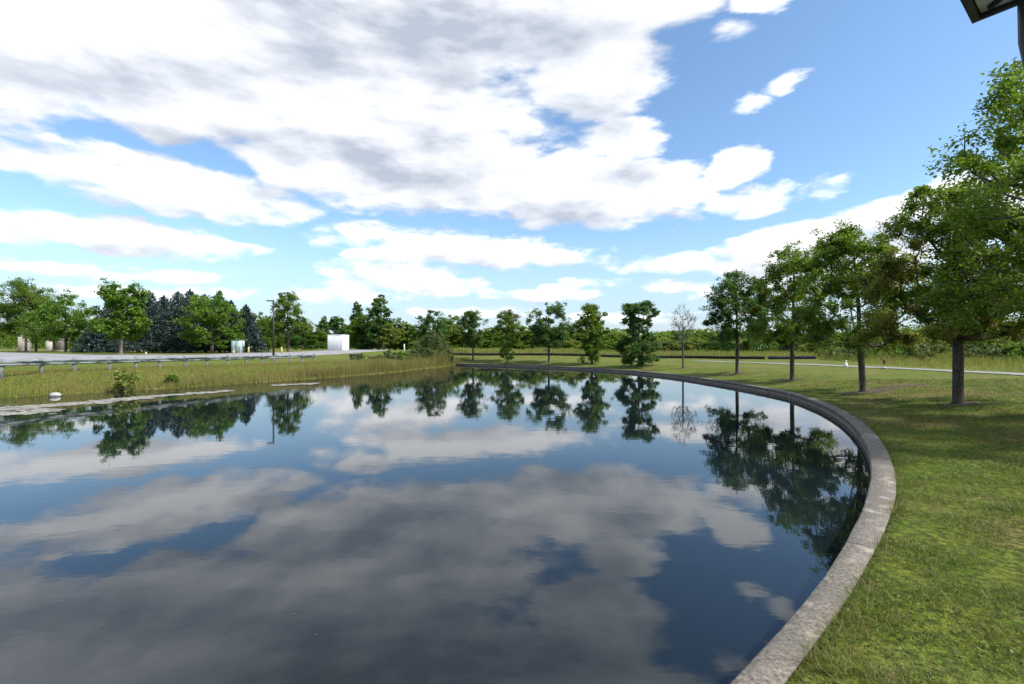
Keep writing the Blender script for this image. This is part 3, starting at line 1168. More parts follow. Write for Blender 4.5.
# distant wood: several built kinds, then copies
kinds = []
for k, (mt, R, nl, pr) in enumerate([
        ('leaf', 3.0, 2600, [(0, .4), (.15, .8), (.4, 1.0), (.7, .85), (1, .3)]),
        ('leaf_yellow', 2.4, 2200, [(0, .5), (.1, .9), (.4, 1.0), (.7, .7), (1, .2)]),
        ('leaf_cool', 3.2, 2800, [(0, .5), (.12, .9), (.4, 1.0), (.75, .7), (1, .25)]),
        ('leaf_bright', 2.6, 2400, [(0, .4), (.12, .9), (.45, 1.0), (.7, .75), (1, .3)]),
        ('leaf_cool', 2.2, 2000, [(0, .3), (.15, .6), (.4, .8), (.7, .9), (1, .35)])]):
    kinds.append(dict(mt=mt, R=R, nl=nl, pr=[(a_, b_ * R) for a_, b_ in pr], base=None, seed=100 + k))
for k, (mt, R_, nl) in enumerate([('leaf_yellow', 1.9, 2300), ('leaf_bright', 1.8, 2300), ('leaf_willow', 1.9, 2300)]):
    kinds.append(dict(mt=mt, R=R_, nl=nl, pr=[(0, .7 * R_), (.2, R_), (.5, .95 * R_), (.8, .65 * R_), (1, .25 * R_)], base=None, seed=130 + k, HB=3.2))


def wood_tree(kind, px, D, ytop, wide, label, group='trees of the distant wood'):
    K = kinds[kind]
    x = X(px, D)
    z_ = zt(x, D) if D < 160 else 1.2
    H = Hpx(D, ytop, z_)
    HB = K.get('HB', 8.0)
    if K['base'] is None:
        K['base'] = make_tree('woodland_tree', (x, D, z_), HB, K['pr'], .05, .14 if HB > 4 else .06, K['mt'], .42 if HB > 4 else .28, int(K['nl'] * 1.3), 42 if HB > 4 else 26, K['seed'], label, group)
        K['base'].scale = (wide, wide, H / HB)
        return K['base']
    return copy_tree(K['base'], (x, D, z_), random.random() * 6.28, (wide, H / HB), label)


WT = [  # kind, px, D, ytop, wide, label
    (0, 258, 125, 316, 1.5, 'green tree right of the lone end spruce, its crown touching the lamp post'),
    (0, 268, 120, 320, 1.2, 'dim green tree directly behind the lamp post'),
    (2, 302, 118, 322, 1.3, 'dark bushy tree right of the airy tall tree'),
    (0, 314, 122, 330, 1.2, 'low green tree between airy tall tree and narrow tree'),
    (4, 323, 150, 318, 1.2, 'narrow pointed tree just left of the white shed'),
    (2, 337, 175, 317, 1.8, 'dark tree with brownish top directly behind the white shed'),
    (4, 344, 165, 326, 1.4, 'small dark tree at the right roof edge of the white shed'),
    (4, 358, 120, 305, 1.25, 'tall thin tree right of the white shed'),
    (0, 362, 118, 318, 1.4, 'bushy green tree at the foot of the tall thin tree'),
    (4, 379, 112, 298, 1.6, 'tallest open tree between the shed and the white post'),
    (2, 372, 116, 322, 1.4, 'dark green filler tree below the tallest open tree'),
    (1, 390, 105, 324, 1.1, 'yellow-green slender tree left of the white post'),
    (0, 396, 112, 321, 1.2, 'green tree behind the white post'),
    (1, 407, 108, 325, 1.3, 'yellow-green tree right above the white post'),
    (3, 417, 104, 327, 1.3, 'bright small tree left of the round dark row tree'),
    (1, 446, 100, 325, 1.4, 'yellow tree just right of the round dark row tree'),
    (1, 457, 98, 330, 1.2, 'pale yellow tree left of the open airy row tree'),
    (0, 452, 118, 318, 1.3, 'darker green tree showing above the pale yellow pair'),
    (3, 467, 96, 334, 1.2, 'low bright tree behind the open airy row tree trunk'),
    (3, 488, 100, 330, 1.3, 'bright green tree between open airy and thin-crowned row trees'),
    (0, 497, 104, 328, 1.2, 'green tree left of the sapling in the wood'),
    (1, 516, 102, 333, 1.2, 'yellowish tree above the sapling'),
    (0, 527, 98, 328, 1.3, 'leafy green tree between thin-crowned and flat-topped row trees'),
    (3, 537, 104, 331, 1.3, 'light green tree left behind the flat-topped row tree'),
    (0, 560, 100, 333, 1.3, 'green tree right behind the flat-topped row tree trunk'),
    (4, 572, 112, 326, 1.3, 'narrow green tree in the gap right of the flat-topped row tree'),
    (1, 581, 100, 334, 1.3, 'yellow-green tree left behind the skirted row tree'),
    (3, 603, 104, 332, 1.3, 'light tree right behind the skirted row tree'),
    (0, 612, 96, 334, 1.3, 'low dark tree between the skirted and tall leafy row trees'),
    (1, 622, 102, 335, 1.3, 'yellow tree left behind the tall leafy row tree'),
]
for w in WT:
    wood_tree(*w)
# right part: lower brush behind the cloth fence
def brush_label(px):
    return None


BR = [(5, 655, 90, 336, 1.5, 'yellow bush tree right behind the tall leafy row tree'),
      (5, 668, 88, 338, 1.5, 'yellow-brown bush left behind the leafless tree'),
      (6, 676, 120, 331, 1.4, 'pale distant tree left of the leafless tree crown'),
      (5, 694, 88, 338, 1.6, 'yellow-green bush right behind the leafless tree'),
      (0, 704, 120, 332, 1.4, 'distant green tree midway between leafless and compact trees'),
      (6, 716, 92, 336, 1.5, 'bright bush left of the compact tree trunk'),
      (5, 731, 86, 338, 1.5, 'yellow bush behind the compact tree trunk'),
      (6, 748, 88, 338, 1.6, 'light bush right behind the compact tree trunk'),
      (5, 764, 84, 338, 1.6, 'yellow bush midway between the compact and tall dense trees'),
      (6, 782, 80, 337, 1.5, 'light green bush left behind the tall dense tree trunk'),
      (5, 806, 76, 337, 1.5, 'yellow-green bush right behind the tall dense tree trunk'),
      (6, 826, 72, 335, 1.4, 'green bush left of the round bronze tree trunk'),
      (0, 846, 74, 333, 1.4, 'dark bush behind the round bronze tree trunk'),
      (6, 880, 62, 333, 1.3, 'bright bush right behind the round bronze tree trunk'),
      (0, 915, 70, 328, 1.6, 'green tree far behind between the bronze and broad trees'),
      (6, 945, 64, 330, 1.4, 'bright bush left behind the broad tree trunk'),
      (0, 975, 62, 326, 1.5, 'green tree right behind the broad tree trunk'),
      (5, 1005, 50, 333, 1.2, 'yellow bush beyond the path near the right edge'),
      (0, 1040, 55, 322, 1.6, 'green tree at the right edge beyond the path')]
BR += [(7, 661, 84, 341, 1.3, 'grey-green low bush just left of the leafless tree base'), (5, 686, 82, 340, 1.2, 'straw-yellow low bush seen through the leafless tree'), (6, 709, 80, 341, 1.2, 'low green bush right of the leafless tree'),
       (7, 724, 80, 340, 1.2, 'grey-green bush beside the compact tree trunk, left of it'), (5, 740, 78, 341, 1.2, 'straw-yellow low bush against the compact tree trunk'), (7, 756, 76, 340, 1.2, 'grey-green bush right of the compact tree trunk'),
       (6, 773, 74, 341, 1.2, 'low green bush left of the tall dense tree trunk'), (7, 797, 70, 340, 1.2, 'grey-green bush against the tall dense tree trunk'), (5, 817, 66, 341, 1.2, 'straw-yellow bush above the navy cloth fence end'),
       (5, 474, 100, 340, 1.4, 'pale low bush behind the open airy tree trunk'), (6, 500, 98, 341, 1.4, 'low green bush left behind the sapling'), (5, 530, 96, 340, 1.4, 'pale low bush right of the sapling behind the fence'),
       (7, 556, 94, 341, 1.4, 'grey-green low bush behind the flat-topped tree trunk'), (5, 575, 92, 340, 1.4, 'pale low bush left of the skirted tree behind the fence'), (6, 608, 88, 340, 1.4, 'low green bush right of the skirted tree behind the fence'), (5, 628, 86, 340, 1.4, 'pale low bush left of the tall leafy tree behind the fence')]
for w in BR:
    wood_tree(*w, group='bushes and trees of the meadow edge')
MS = [(832, 52, 343, 'leaf_yellow', 'olive-yellow weed bush right of the navy cloth fence end'), (852, 47, 345, 'leaf_willow', 'grey-green weed bush behind the white pipe marker'),
      (872, 50, 340, 'leaf_yellow', 'yellow weed bush behind the dark red plate'), (897, 45, 343, 'leaf_bright', 'bright green weed bush right of the dark red plate'),
      (921, 42, 344, 'leaf_willow', 'greyish weed bush midway between bronze and broad trees'), (938, 48, 338, 'leaf_yellow', 'yellowish taller weed bush left behind the broad tree'),
      (981, 40, 343, 'leaf_willow', 'greyish weed bush right behind the broad tree trunk'), (1000, 44, 337, 'leaf_yellow', 'yellow weed bush near the right edge behind the footpath'),
      (1019, 38, 343, 'leaf_bright', 'green weed bush at the right edge behind the footpath')]
for k, (px, D, yt, mt, lb) in enumerate(MS):
    l = at(px, D)
    H = Hpx(D, yt, l[2])
    R_ = 1.5 + .3 * math.sin(k * 2.3)
    make_tree('weed_bush', l, H, [(0, .6 * R_), (.3, R_), (.6, .95 * R_), (.85, .65 * R_), (1, .25 * R_)], .06, .04, mt, .17, 2000, 22, 250 + k, lb,
              'weed bushes beyond the footpath', cat='bush', stems=3)
# far wood mass that closes the horizon
r = np.random.default_rng(5)
n = 90000
az_ = r.uniform(-1.0, 1.0, n)
Dm = r.uniform(190, 270, n)
xm = np.tan(az_ * .93) * Dm
hm = (6.0 + 5.0 * vnoise(xm * .05, Dm * .02, 8) + 3.0 * vnoise(xm * .22, Dm * .1, 3)) * .72
zz = 1.1 + hm * r.random(n) ** .7
leaf_mesh('distant_wood', np.column_stack([xm, Dm, zz]), 1.5, r.random(n) * .7 + .3 * vnoise(xm * .08, Dm * .05, 2), M['leaf'])['kind'] = 'stuff'
tag(bpy.data.objects['distant_wood'], 'far-off low wood closing the horizon', 'wood')

# shrubs on the left bank
SH = [(434, 51.5, 331, 1.7, 'leaf_willow', 5200, 'large willowy grey-green shrub where bank meets kerb'),
      (420, 50, 345, 1.0, 'leaf_willow', 2200, 'smaller pale shrub left of the willowy shrub'),
      (447, 53.5, 343, .9, 'leaf_willow', 2000, 'small grey-green shrub right of the willowy shrub'),
      (402, 48, 353, .9, 'leaf_bright', 2000, 'low green bush on the bank below the white post'),
      (126, 22, 369.5, .5, 'leaf_yellow', 900, 'yellow-green bush on the bank beneath the guard rail'),
      (172, 24.5, 375, .36, 'leaf_bright', 500, 'small bright green bush low on the bank'),
      (388, 47, 352, 1.1, 'leaf_willow', 1800, 'olive bush on the bank left of the low green bush'),
      (375, 45.5, 357, .9, 'leaf_willow', 1500, 'low olive shrub right of the straw-coloured bush'),
      (411, 49, 350, 1.0, 'leaf_willow', 1900, 'grey-green shrub between the low green bush and the smaller pale shrub'),
      (360, 45, 354, .8, 'leaf_yellow', 900, 'straw-coloured bush by the short dark rail')]
for k, (px, D, yt, R, mt, nl, lb) in enumerate(SH):
    l = at(px, D)
    H = Hpx(D, yt, l[2])
    make_tree('shrub', l, H, [(0, .5 * R), (.3, .95 * R), (.6, R), (.85, .7 * R), (1, .3 * R)], .08, .04, mt, .10 if D < 30 else .14, nl, 26, 150 + k, lb,
              'shrubs on the left bank', cat='shrub', stems=3)


# ------------------------------------------------------------------ grasses
def blades(name, P2, zbase, h, w, tint, mat, bend=.45):
    n = len(P2)
    a = rng.random(n) * 2 * math.pi
    t = np.stack([np.cos(a), np.sin(a)], 1)
    bdir = rng.normal(size=(n, 2)) * bend
    base = np.column_stack([P2, zbase])
    V = np.zeros((n, 3, 3))
    V[:, 0] = base
    V[:, 0, :2] -= t * w[:, None] * .5
    V[:, 1] = base
    V[:, 1, :2] += t * w[:, None] * .5
    V[:, 2] = base
    V[:, 2, :2] += bdir * h[:, None]
    V[:, 2, 2] += h
    return mesh_np(name, V.reshape(-1, 3), np.arange(3 * n).reshape(n, 3), mat, attrs={'tint': tint})


def scatter(n, xr, yr, test):
    P_ = np.column_stack([rng.uniform(*xr, n), rng.uniform(*yr, n)])
    return P_[test(P_)]


def in_view(P_, m=40):
    px = 512 + F * P_[:, 0] / np.maximum(P_[:, 1], .1)
    return (px < 1024 + m) & (px > -m) & (P_[:, 1] > 1.0)


# near lawn
parts = []
for (y0, y1, dn, hh, ww) in [(2.2, 4.2, 7500, .050, .0055), (4.2, 7, 4200, .050, .0075), (7, 12, 1700, .052, .011), (12, 22, 520, .055, .018)]:
    xr = (0.6, y1 * 1.13 + .3)
    n = int((xr[1] - xr[0]) * (y1 - y0) * dn)
    P_ = np.column_stack([rng.uniform(*xr, n), rng.uniform(y0, y1, n)])
    P_ = P_[in_view(P_, 30)]
    # clumpiness
    cl = vnoise(P_[:, 0] * 5, P_[:, 1] * 5, 1) * .5 + vnoise(P_[:, 0] * 13, P_[:, 1] * 13, 2) * .5
    P_ = P_[rng.random(len(P_)) < .30 + cl]
    dd, qq, i_ = signed(P_)
    k = dd > .012 - .03 * vnoise(P_[:, 0] * 6, P_[:, 1] * 6, 7)
    P_, dd, i_ = P_[k], dd[k], i_[k]
    zz = zfun(P_, np.maximum(dd, 0), i_)
    tall = vnoise(P_[:, 0] * 3.1, P_[:, 1] * 3.1, 6)
    edge = 1 + .45 * np.exp(-np.maximum(dd, 0) / .10)
    h = hh * rng.uniform(.4, 1.25, len(P_)) * (.30 + 1.5 * tall ** 1.6) * edge
    parts.append((P_, zz - .006, h, ww * rng.uniform(.6, 1.3, len(P_)), rng.random(len(P_))))
P_, zz, h, w_, ti = (np.concatenate([p_[k] for p_ in parts]) for k in range(5))
o = blades('grass', P_, zz, h, w_, ti, M['grass'], bend=.9)
tag(o, 'short clumpy grass blades of the lawn beside the kerb', 'grass', kind='stuff')
print('grass', len(P_))

# broad clover-like weeds in the lawn
P_ = scatter(16000, (1, 9), (2.3, 8), lambda p_: in_view(p_, 20))
P_ = P_[vnoise(P_[:, 0] * 1.4, P_[:, 1] * 1.4, 12) > .62]
dd, qq, i_ = signed(P_)
k = dd > .05
P_, dd, i_ = P_[k], dd[k], i_[k]
zz = zfun(P_, dd, i_) + rng.uniform(.012, .04, len(P_))
o = leaf_mesh('clover', np.column_stack([P_, zz]), .024, rng.random(len(P_)), M['leaf'], upw=1.2, aspect=.8)
tag(o, 'patches of broad leafed clover in the lawn', 'clover', kind='stuff')

# fallen leaves on the lawn
P_ = scatter(2600, (1.2, 24), (2.4, 34), lambda p_: in_view(p_, 20))
rw = np.array([(12.7, 13.4), (13.6, 18.2), (14.4, 24.1), (14.2, 29.6), (11.5, 8.6)])
dt = np.min(np.hypot(P_[:, None, 0] - rw[None, :, 0], P_[:, None, 1] - rw[None, :, 1]), axis=1)
P_ = P_[rng.random(len(P_)) < .10 + .7 * np.exp(-(dt / 3.2) ** 2)]
dd, qq, i_ = signed(P_)
k = dd > -.15
P_, dd, i_ = P_[k], dd[k], i_[k]
zz = zfun(P_, np.maximum(dd, 0), i_) + .035
o = leaf_mesh('fallen_leaves', np.column_stack([P_, zz]), .075, 1.45 + rng.random(len(P_)) * .35, M['leaf'], upw=1.6)
tag(o, 'brown fallen leaves scattered over the lawn under the trees', 'leaves', kind='stuff')

# left bank grass and reeds
P_ = scatter(420000, (-42, -4), (12, 60), lambda p_: in_view(p_, 60))
dd, qq, i_ = signed(P_)
k = (dd > -.15) & (dd < 5.2) & (i_ >= NK - 2)
P_, dd, i_ = P_[k], dd[k], i_[k]
zz = zfun(P_, dd, i_)
t_ = vnoise(P_[:, 0] * .7, P_[:, 1] * .7, 21)
px = 512 + F * P_[:, 0] / P_[:, 1]
reedy = np.exp(-(dd / 1.2) ** 2) * (.35 + .95 * ss(px, 150, 300)) * (.4 + .9 * t_)
h = (.11 + .10 * t_ + .62 * reedy) * rng.uniform(.5, 1.2, len(P_))
h = np.where(px > 300, h * (1.0 + .7 * ss(px, 320, 400) * vnoise(P_[:, 0] * 1.1, P_[:, 1] * 1.1, 44)), h)
ti = .30 + .35 * vnoise(P_[:, 0] * .35, P_[:, 1] * .35, 5) + .35 * rng.random(len(P_)) + np.where(rng.random(len(P_)) < .2 + .35 * reedy * (1 - .75 * ss(px, 320, 380)), .75, 0)
o = blades('bank_grass', P_, zz - .02, h, np.full(len(P_), .022), ti, M['reed'], bend=.22)
tag(o, 'long yellow-green grass and reeds covering the left bank', 'reeds', kind='stuff')
print('bank', len(P_))

# meadow beyond the path (right) and field behind the fence
P_ = scatter(330000, (-12, 110), (10, 110), lambda p_: in_view(p_, 60))
pc = catmull([(27.6, 6), (27.4, 20), (27.2, 28), (25.2, 39), (22.4, 45), (19.5, 50.5)], 1.0)
xpath = np.interp(P_[:, 1], pc[:, 1], pc[:, 0])
px = 512 + F * P_[:, 0] / P_[:, 1]
fD = np.interp(px, [300, 440, 500, 560, 620, 683, 740, 765, 816], [67, 66, 65, 63, 60, 58, 53.5, 52, 50])
xm_ = np.interp(P_[:, 1], [6, 20, 28, 38, 50], [29.0, 29.4, 29.4, 30.0, 32.6]) + 1.2 * (vnoise(P_[:, 1] * .4, P_[:, 1] * 0, 3) - .3)
beyond_path = (P_[:, 1] < 50) & (P_[:, 0] > xm_) & (px > 812)
beyond_f = (P_[:, 1] > fD + .6) & ((px <= 816) | (P_[:, 1] > 50)) & (px > 425)
k = beyond_path | beyond_f
P_ = P_[k]
bp = beyond_path[k]
dd, qq, i_ = signed(P_)
zz = zfun(P_, dd, i_)
xpath = np.interp(P_[:, 1], pc[:, 1], pc[:, 0])
t_ = vnoise(P_[:, 0] * .35, P_[:, 1] * .35, 31)
h = (.35 + .75 * t_) * rng.uniform(.5, 1.2, len(P_)) * np.where(bp, ss(P_[:, 0] - xpath, 1.5, 9) * .8 + .25, .8)
ti = .75 * vnoise(P_[:, 0] * .25, P_[:, 1] * .25, 17) + .35 * rng.random(len(P_)) + np.where(rng.random(len(P_)) < .12, .8, 0)
o = blades('meadow', P_, zz - .02, h, np.where(P_[:, 1] > 60, .09, .045), ti, M['meadow'], bend=.25)
tag(o, 'tall yellow-green meadow weeds beyond the path and the black cloth fence', 'meadow', kind='stuff')
print('meadow', len(P_))

# ------------------------------------------------------------------ floating algae
r = np.random.default_rng(3)
strips = [((-60, 406), (60, 410), 5.0, 220), ((0, 414), (40, 412), 2.0, 120), ((20, 407.5), (110, 401.5), 2.2, 330), ((90, 402), (150, 397.2), 2.0, 320),
          ((140, 397.5), (232, 391), 1.3, 320), ((272, 385.6), (320, 383.4), 1.1, 120)]
alg = []
for (a_, b_, wpx, cnt) in strips:
    for _ in range(cnt):
        t = r.random()
        px_ = a_[0] + (b_[0] - a_[0]) * t
        py_ = a_[1] + (b_[1] - a_[1]) * t + r.normal() * wpx * .33
        alg.append(unp(px_, py_, CAMZ - ZW))
alg = np.array(alg)
V, Fc = [], []
for k, p_ in enumerate(alg):
    m_ = 6
    s = r.uniform(.03, .15)
    an = np.arange(m_) / m_ * 6.283 + r.random()
    rr = s * r.uniform(.6, 1.2, m_)
    V.append(np.column_stack([p_[0] + np.cos(an) * rr * 1.7, p_[1] + np.sin(an) * rr, np.full(m_, ZW + .004 + .00001 * k)]))
    Fc.append(np.arange(m_) + k * m_)
o = mesh_np('floating_algae', np.vstack(V), np.array(Fc), M['algae'])
tag(o, 'pale dried algae mats floating off the left bank', 'algae', kind='stuff')


P_ = np.array([unp(r.uniform(40, 760), r.uniform(420, 680) ** 1.0, CAMZ - ZW) for _ in range(14)])
P_ = P_[P_[:, 0] < np.interp(P_[:, 1], [2.5, 4, 6], [.6, 2.2, 3.8])]
o = leaf_mesh('floating_leaves', np.column_stack([P_, np.full(len(P_), ZW + .006)]), .022, 1.0 + r.random(len(P_)), M['leaf_willow'], upw=9, aspect=.6, droop=0)
tag(o, 'scattered fallen leaves floating on the open water', 'leaves', kind='stuff')

# ------------------------------------------------------------------ rocks
def rock(name, loc, d, seed, mat, label, cat='rock'):
    r_ = np.random.default_rng(seed)
    n, m_ = 14, 9
    V = []
    for j in range(m_):
        ph = -math.pi / 2 + math.pi * j / (m_ - 1)
        for i in range(n):
            th = i / n * 2 * math.pi
            p_ = np.array([math.cos(ph) * math.cos(th), math.cos(ph) * math.sin(th), math.sin(ph)])
            s = .70 + .55 * vnoise(np.array([p_[0] * 2 + seed]), np.array([p_[1] * 2 + p_[2] * 1.7]), seed)[0]
            V.append(p_ * s * np.array(d) / 2)
    Qd = [[j * n + i, j * n + (i + 1) % n, (j + 1) * n + (i + 1) % n, (j + 1) * n + i] for j in range(m_ - 1) for i in range(n)]
    o = mesh_np(name, np.array(V), np.array(Qd), mat, smooth=False, loc=loc)
    return tag(o, label, cat)


p_ = unp(54.5, 396.6, CAMZ - ZW)
rock('boulder', (p_[0], p_[1], ZW + .05), (.44, .32, .24), 3, M['rock'], 'white rounded rock half in the water at the foot of the left bank', 'rock')
l = at(880, 26.5)
rock('stone', (24.9 + .6, 32.2, zt(25.5, 32.2) + .05), (.40, .3, .18), 5, M['rock'], 'pale stone lying on the verge beside the footpath', 'rock')

# ------------------------------------------------------------------ guard rail
gp_px = [1, 41.5, 74.3, 110, 136, 159.7, 185, 207, 228, 246, 262, 276, 290, 302.5, 314]
gD = np.interp(gp_px, [0, 41, 110, 185, 228, 314], [20.8, 22.6, 25.0, 28.7, 31.2, 38.5])
gr = empty('guard_rail', (X(41.5, 22.6), 22.6, .67), 'long low guard rail on grey timber posts along the top of the bank', 'guard rail')
gxy = [(X(a_, b_), b_) for a_, b_ in zip(gp_px, gD)]
gxy = [(-30.5, 15.5), (-27.3, 17.6)] + [(gxy[0][0] - 1.3, gxy[0][1] - 1.1)][:0] + gxy
ox, oy, oz = gr.location
for k, (x_, y_) in enumerate(gxy):
    g_ = zt(x_, y_)
    mb = MB()
    mb.box((x_ - ox, y_ - oy, .67 + .24 - oz), (.14, .15, .90), .4 + .02 * math.sin(k * 3), .015)
    mb.build('post', M['timber'], gr)
ra = np.array(gxy)
rc_ = catmull(ra, .6)
t_ = np.gradient(rc_, axis=0)
t_ /= np.linalg.norm(t_, axis=1)[:, None]
nn_ = np.stack([-t_[:, 1], t_[:, 0]], 1)
nn_ *= np.sign(np.sum(nn_ * (-rc_), 1))[:, None]        # towards the pond
zg = .67
prof = [(.105, .37), (.145, .39), (.145, .43), (.115, .46), (.115, .49), (.145, .52), (.145, .56), (.105, .58), (.101, .58), (.14, .555), (.14, .525), (.11, .49), (.11, .46), (.14, .425), (.14, .395), (.101, .37)]
V = np.stack([np.column_stack([rc_ + nn_ * a_, np.full(len(rc_), zg + b_)]) for a_, b_ in prof], 1).reshape(-1, 3) - np.array([ox, oy, oz])
n, m_ = len(rc_), len(prof)
id_ = np.arange(n * m_).reshape(n, m_)
id2 = np.roll(id_, -1, axis=1)
Qd = np.stack([id_[:-1].ravel(), id_[1:].ravel(), id2[1:].ravel(), id2[:-1].ravel()], 1)
mesh_np('rail_beam', V, Qd, M['rail'], gr)
# short dark rail
D_ = 43.0
x1, x2 = X(351, D_), X(358.5, D_)
g_ = zt(x1, D_)
sr = empty('short_rail', (x1, D_, g_), 'short dark timber rail on two posts at the end of the bank', 'barrier')
for x_ in (x1, x2):
    mb = MB()
    mb.box((x_ - x1, 0, .28), (.16, .16, .66), 0, .01)
    mb.build('post', M['timber_dark'], sr)
mb = MB()
mb.box(((x2 - x1) / 2 + .05, -.10, .50), (x2 - x1 + .35, .05, .16), 0, .01)
mb.build('rail', M['timber_dark'], sr)

# ------------------------------------------------------------------ black cloth fence
fp = catmull(np.array([[X(440, 66), 66], [X(500, 65), 65], [X(560, 63), 63], [X(620, 60), 60], [X(683, 58), 58], [X(740, 53.5), 53.5], [X(765, 52.2), 52.2]]), 1.0)
fp2 = catmull(np.array([[X(768, 52), 52], [X(790, 51), 51], [X(816, 50), 50]]), 1.0)


def cloth_fence(pts, mat, label, hgt):
    f0 = pts[len(pts) // 2]
    z0 = zt(*f0)
    e = empty('silt_fence', (f0[0], f0[1], z0), label, 'fence')
    dd_, qq_, i_2 = signed(pts)
    zz_ = zfun(pts, dd_, i_2)
    sag = .05 * np.abs(np.sin(np.arange(len(pts)) * math.pi / 2.5))
    t1 = np.gradient(pts, axis=0)
    t1 /= np.linalg.norm(t1, axis=1)[:, None]
    n1_ = np.stack([-t1[:, 1], t1[:, 0]], 1)
    n = len(pts)
    rows = []
    for off_, top in ((0, 0), (0, 1), (.02, 1), (.02, 0)):
        zc_ = zz_ - .05 if not top else zz_ + hgt - sag
        rows.append(np.column_stack([pts + n1_ * off_, zc_]))
    V_ = np.stack(rows, 1).reshape(-1, 3) - np.array([f0[0], f0[1], z0])
    id3 = np.arange(n * 4).reshape(n, 4)
    id4 = np.roll(id3, -1, axis=1)
    mesh_np('cloth', V_, np.stack([id3[:-1].ravel(), id3[1:].ravel(), id4[1:].ravel(), id4[:-1].ravel()], 1), mat, e)
    for k_ in range(0, n, 3):
        b2 = MB()
        b2.box((pts[k_][0] - f0[0], pts[k_][1] - f0[1] - .03, zz_[k_] - z0 + hgt * .5), (.05, .04, hgt + .12), 0)
        b2.build('stake', M['timber_dark'], e)


cloth_fence(fp, M['black_cloth'], 'low black cloth silt fence running along the back of the lawn', .36)
cloth_fence(fp2, M['blue_cloth'], 'short navy blue section of cloth fence ending behind the tall dense tree', .36)

# ------------------------------------------------------------------ white shed
D_ = 86.0
xa, xb, xc_ = X(329, D_), X(343, D_), X(347.5, D_)
z0 = zt(xa, D_)
hgt = Hpx(D_, 335, z0)
sh = empty('storage_shed', ((xa + xb) / 2, D_, z0), 'white windowless box shed standing on the far paved area', 'shed')
w_ = xb - xa
dpt = 2.4
body = MB()
cx, cy = 0, dpt / 2
rz = -.16
body.box((0, dpt / 2, hgt / 2), (w_ * 1.16, dpt, hgt), rz, .03)
body.build('wall', M['white_panel'], sh)
# vertical ribs in the cladding
ca, sa = math.cos(rz), math.sin(rz)
rb = MB()
for k in range(13):
    u = -w_ * .58 + (k + .5) * w_ * 1.16 / 13
    x_, y_ = u, -dpt / 2 - .02
    rb.box((x_ * ca - y_ * sa, x_ * sa + y_ * ca + dpt / 2, hgt / 2), (.035, .04, hgt - .06), rz)
rb.build('cladding_rib', M['white_panel'], sh)
rb = MB()
rb.box((0, dpt / 2, hgt + .04), (w_ * 1.16 + .08, dpt + .08, .06), rz, .02)
rb.build('roof', M['white_panel'], sh)
rb = MB()
rb.box((0, dpt / 2, .03), (w_ * 1.16 + .2, dpt + .2, .10), rz, .02)
rb.build('plinth', M['concrete'], sh)

# ------------------------------------------------------------------ lamp post
l = at(273.5, 39.5)
H = Hpx(39.5, 300, l[2])
lp = empty('lamp_post', l, 'tall dark bronze lamp post with a flat head beside the road', 'lamp post')
mb = MB()
mb.tube([[0, 0, .1], [0, 0, H * .5], [0, 0, H]], [.085, .07, .06], 10)
mb.build('pole', M['dark_metal'], lp)
mb = MB()
mb.box((-.30, 0, H - .07), (.56, .24, .09), 0, .04)
mb.build('lamp_head', M['dark_metal'], lp)
mb = MB()
mb.tube([[0, 0, -.1], [0, 0, .35]], [.17, .16], 12)
mb.build('footing', M['concrete'], lp)

# ------------------------------------------------------------------ bollards, posts, cabinet
BO = [(248.6, 347.0, 354.0, 'yellow bollard nearest the green utility cabinet'), (281.7, 347.0, 354.3, 'yellow bollard just right of the lamp post'), (233.6, 350.3, 354.6, 'short yellow bollard in front of the green utility cabinet')]
for px, yt, yb, lb in BO:
    x_, D_, z_ = unpt(px, yb)
    e = empty('bollard', (x_, D_, z_), lb, 'bollard', 'yellow bollards by the cabinet')
    hb = (yb - yt) / F * D_
    mb = MB()
    mb.tube([[0, 0, 0], [0, 0, hb - .06], [0, 0, hb]], [.075, .075, .04], 10)
    mb.build('post', M['yellow'], e)
D_ = 50.0
w_ = 8.2 / F * D_
zc2 = zt(X(237, D_), D_)
hb = Hpx(D_, 340.2, zc2)
e = empty('utility_cabinet', (X(237, D_), D_, zc2), 'pale green metal utility cabinet under the end spruce', 'cabinet')
mb = MB()
mb.box((0, 0, hb / 2 + .04), (w_, .6, hb - .08), 0, .02)
mb.build('cabinet_body', M['cabinet'], e)
mb = MB()
mb.box((0, 0, hb + .02), (w_ + .06, .68, .05), 0, .015)
mb.build('lid', M['cabinet_dark'], e)
for s in (-1, 1):
    mb = MB()
    mb.box((s * w_ * .245 + .06 * 0, -.312, hb / 2 + .02), (w_ * .46, .02, hb * .82), 0, .006)
    d_ = mb.build('door', M['cabinet'], e)
    mb = MB()
    mb.box((s * .05, -.334, hb * .55), (.02, .02, .14), 0)
    mb.build('handle', M['dark_metal'], d_)
# white sign beside it
zc2 = zt(X(243.8, 49.5), 49.5)
e = empty('sign_post', (X(243.8, 49.5), 49.5, zc2), 'narrow white panel on a post right of the utility cabinet', 'sign')
hb = Hpx(49.5, 340.5, zc2)
mb = MB()
mb.tube([[0, 0, 0], [0, 0, hb]], [.03, .03], 8)
mb.build('post', M['timber'], e)
mb = MB()
mb.box((0, -.045, hb - .33), (.2, .02, .6), 0, .01)
mb.build('panel', M['white'], e)
# white marker post in the middle
D_ = 75.0
e = empty('marker_post', (X(404.3, D_), D_, zt(X(404.3, D_), D_)), 'slim white square post standing left of the willowy shrub', 'post')
hb = Hpx(D_, 344, zt(X(404.3, D_), D_))
mb = MB()
mb.box((0, 0, hb / 2 - .05), (.15, .15, hb), .1, .01)
mb.build('post', M['white'], e)
mb = MB()
mb.box((0, 0, hb - .03), (.19, .19, .05), .1, .01)
mb.build('cap', M['white'], e)

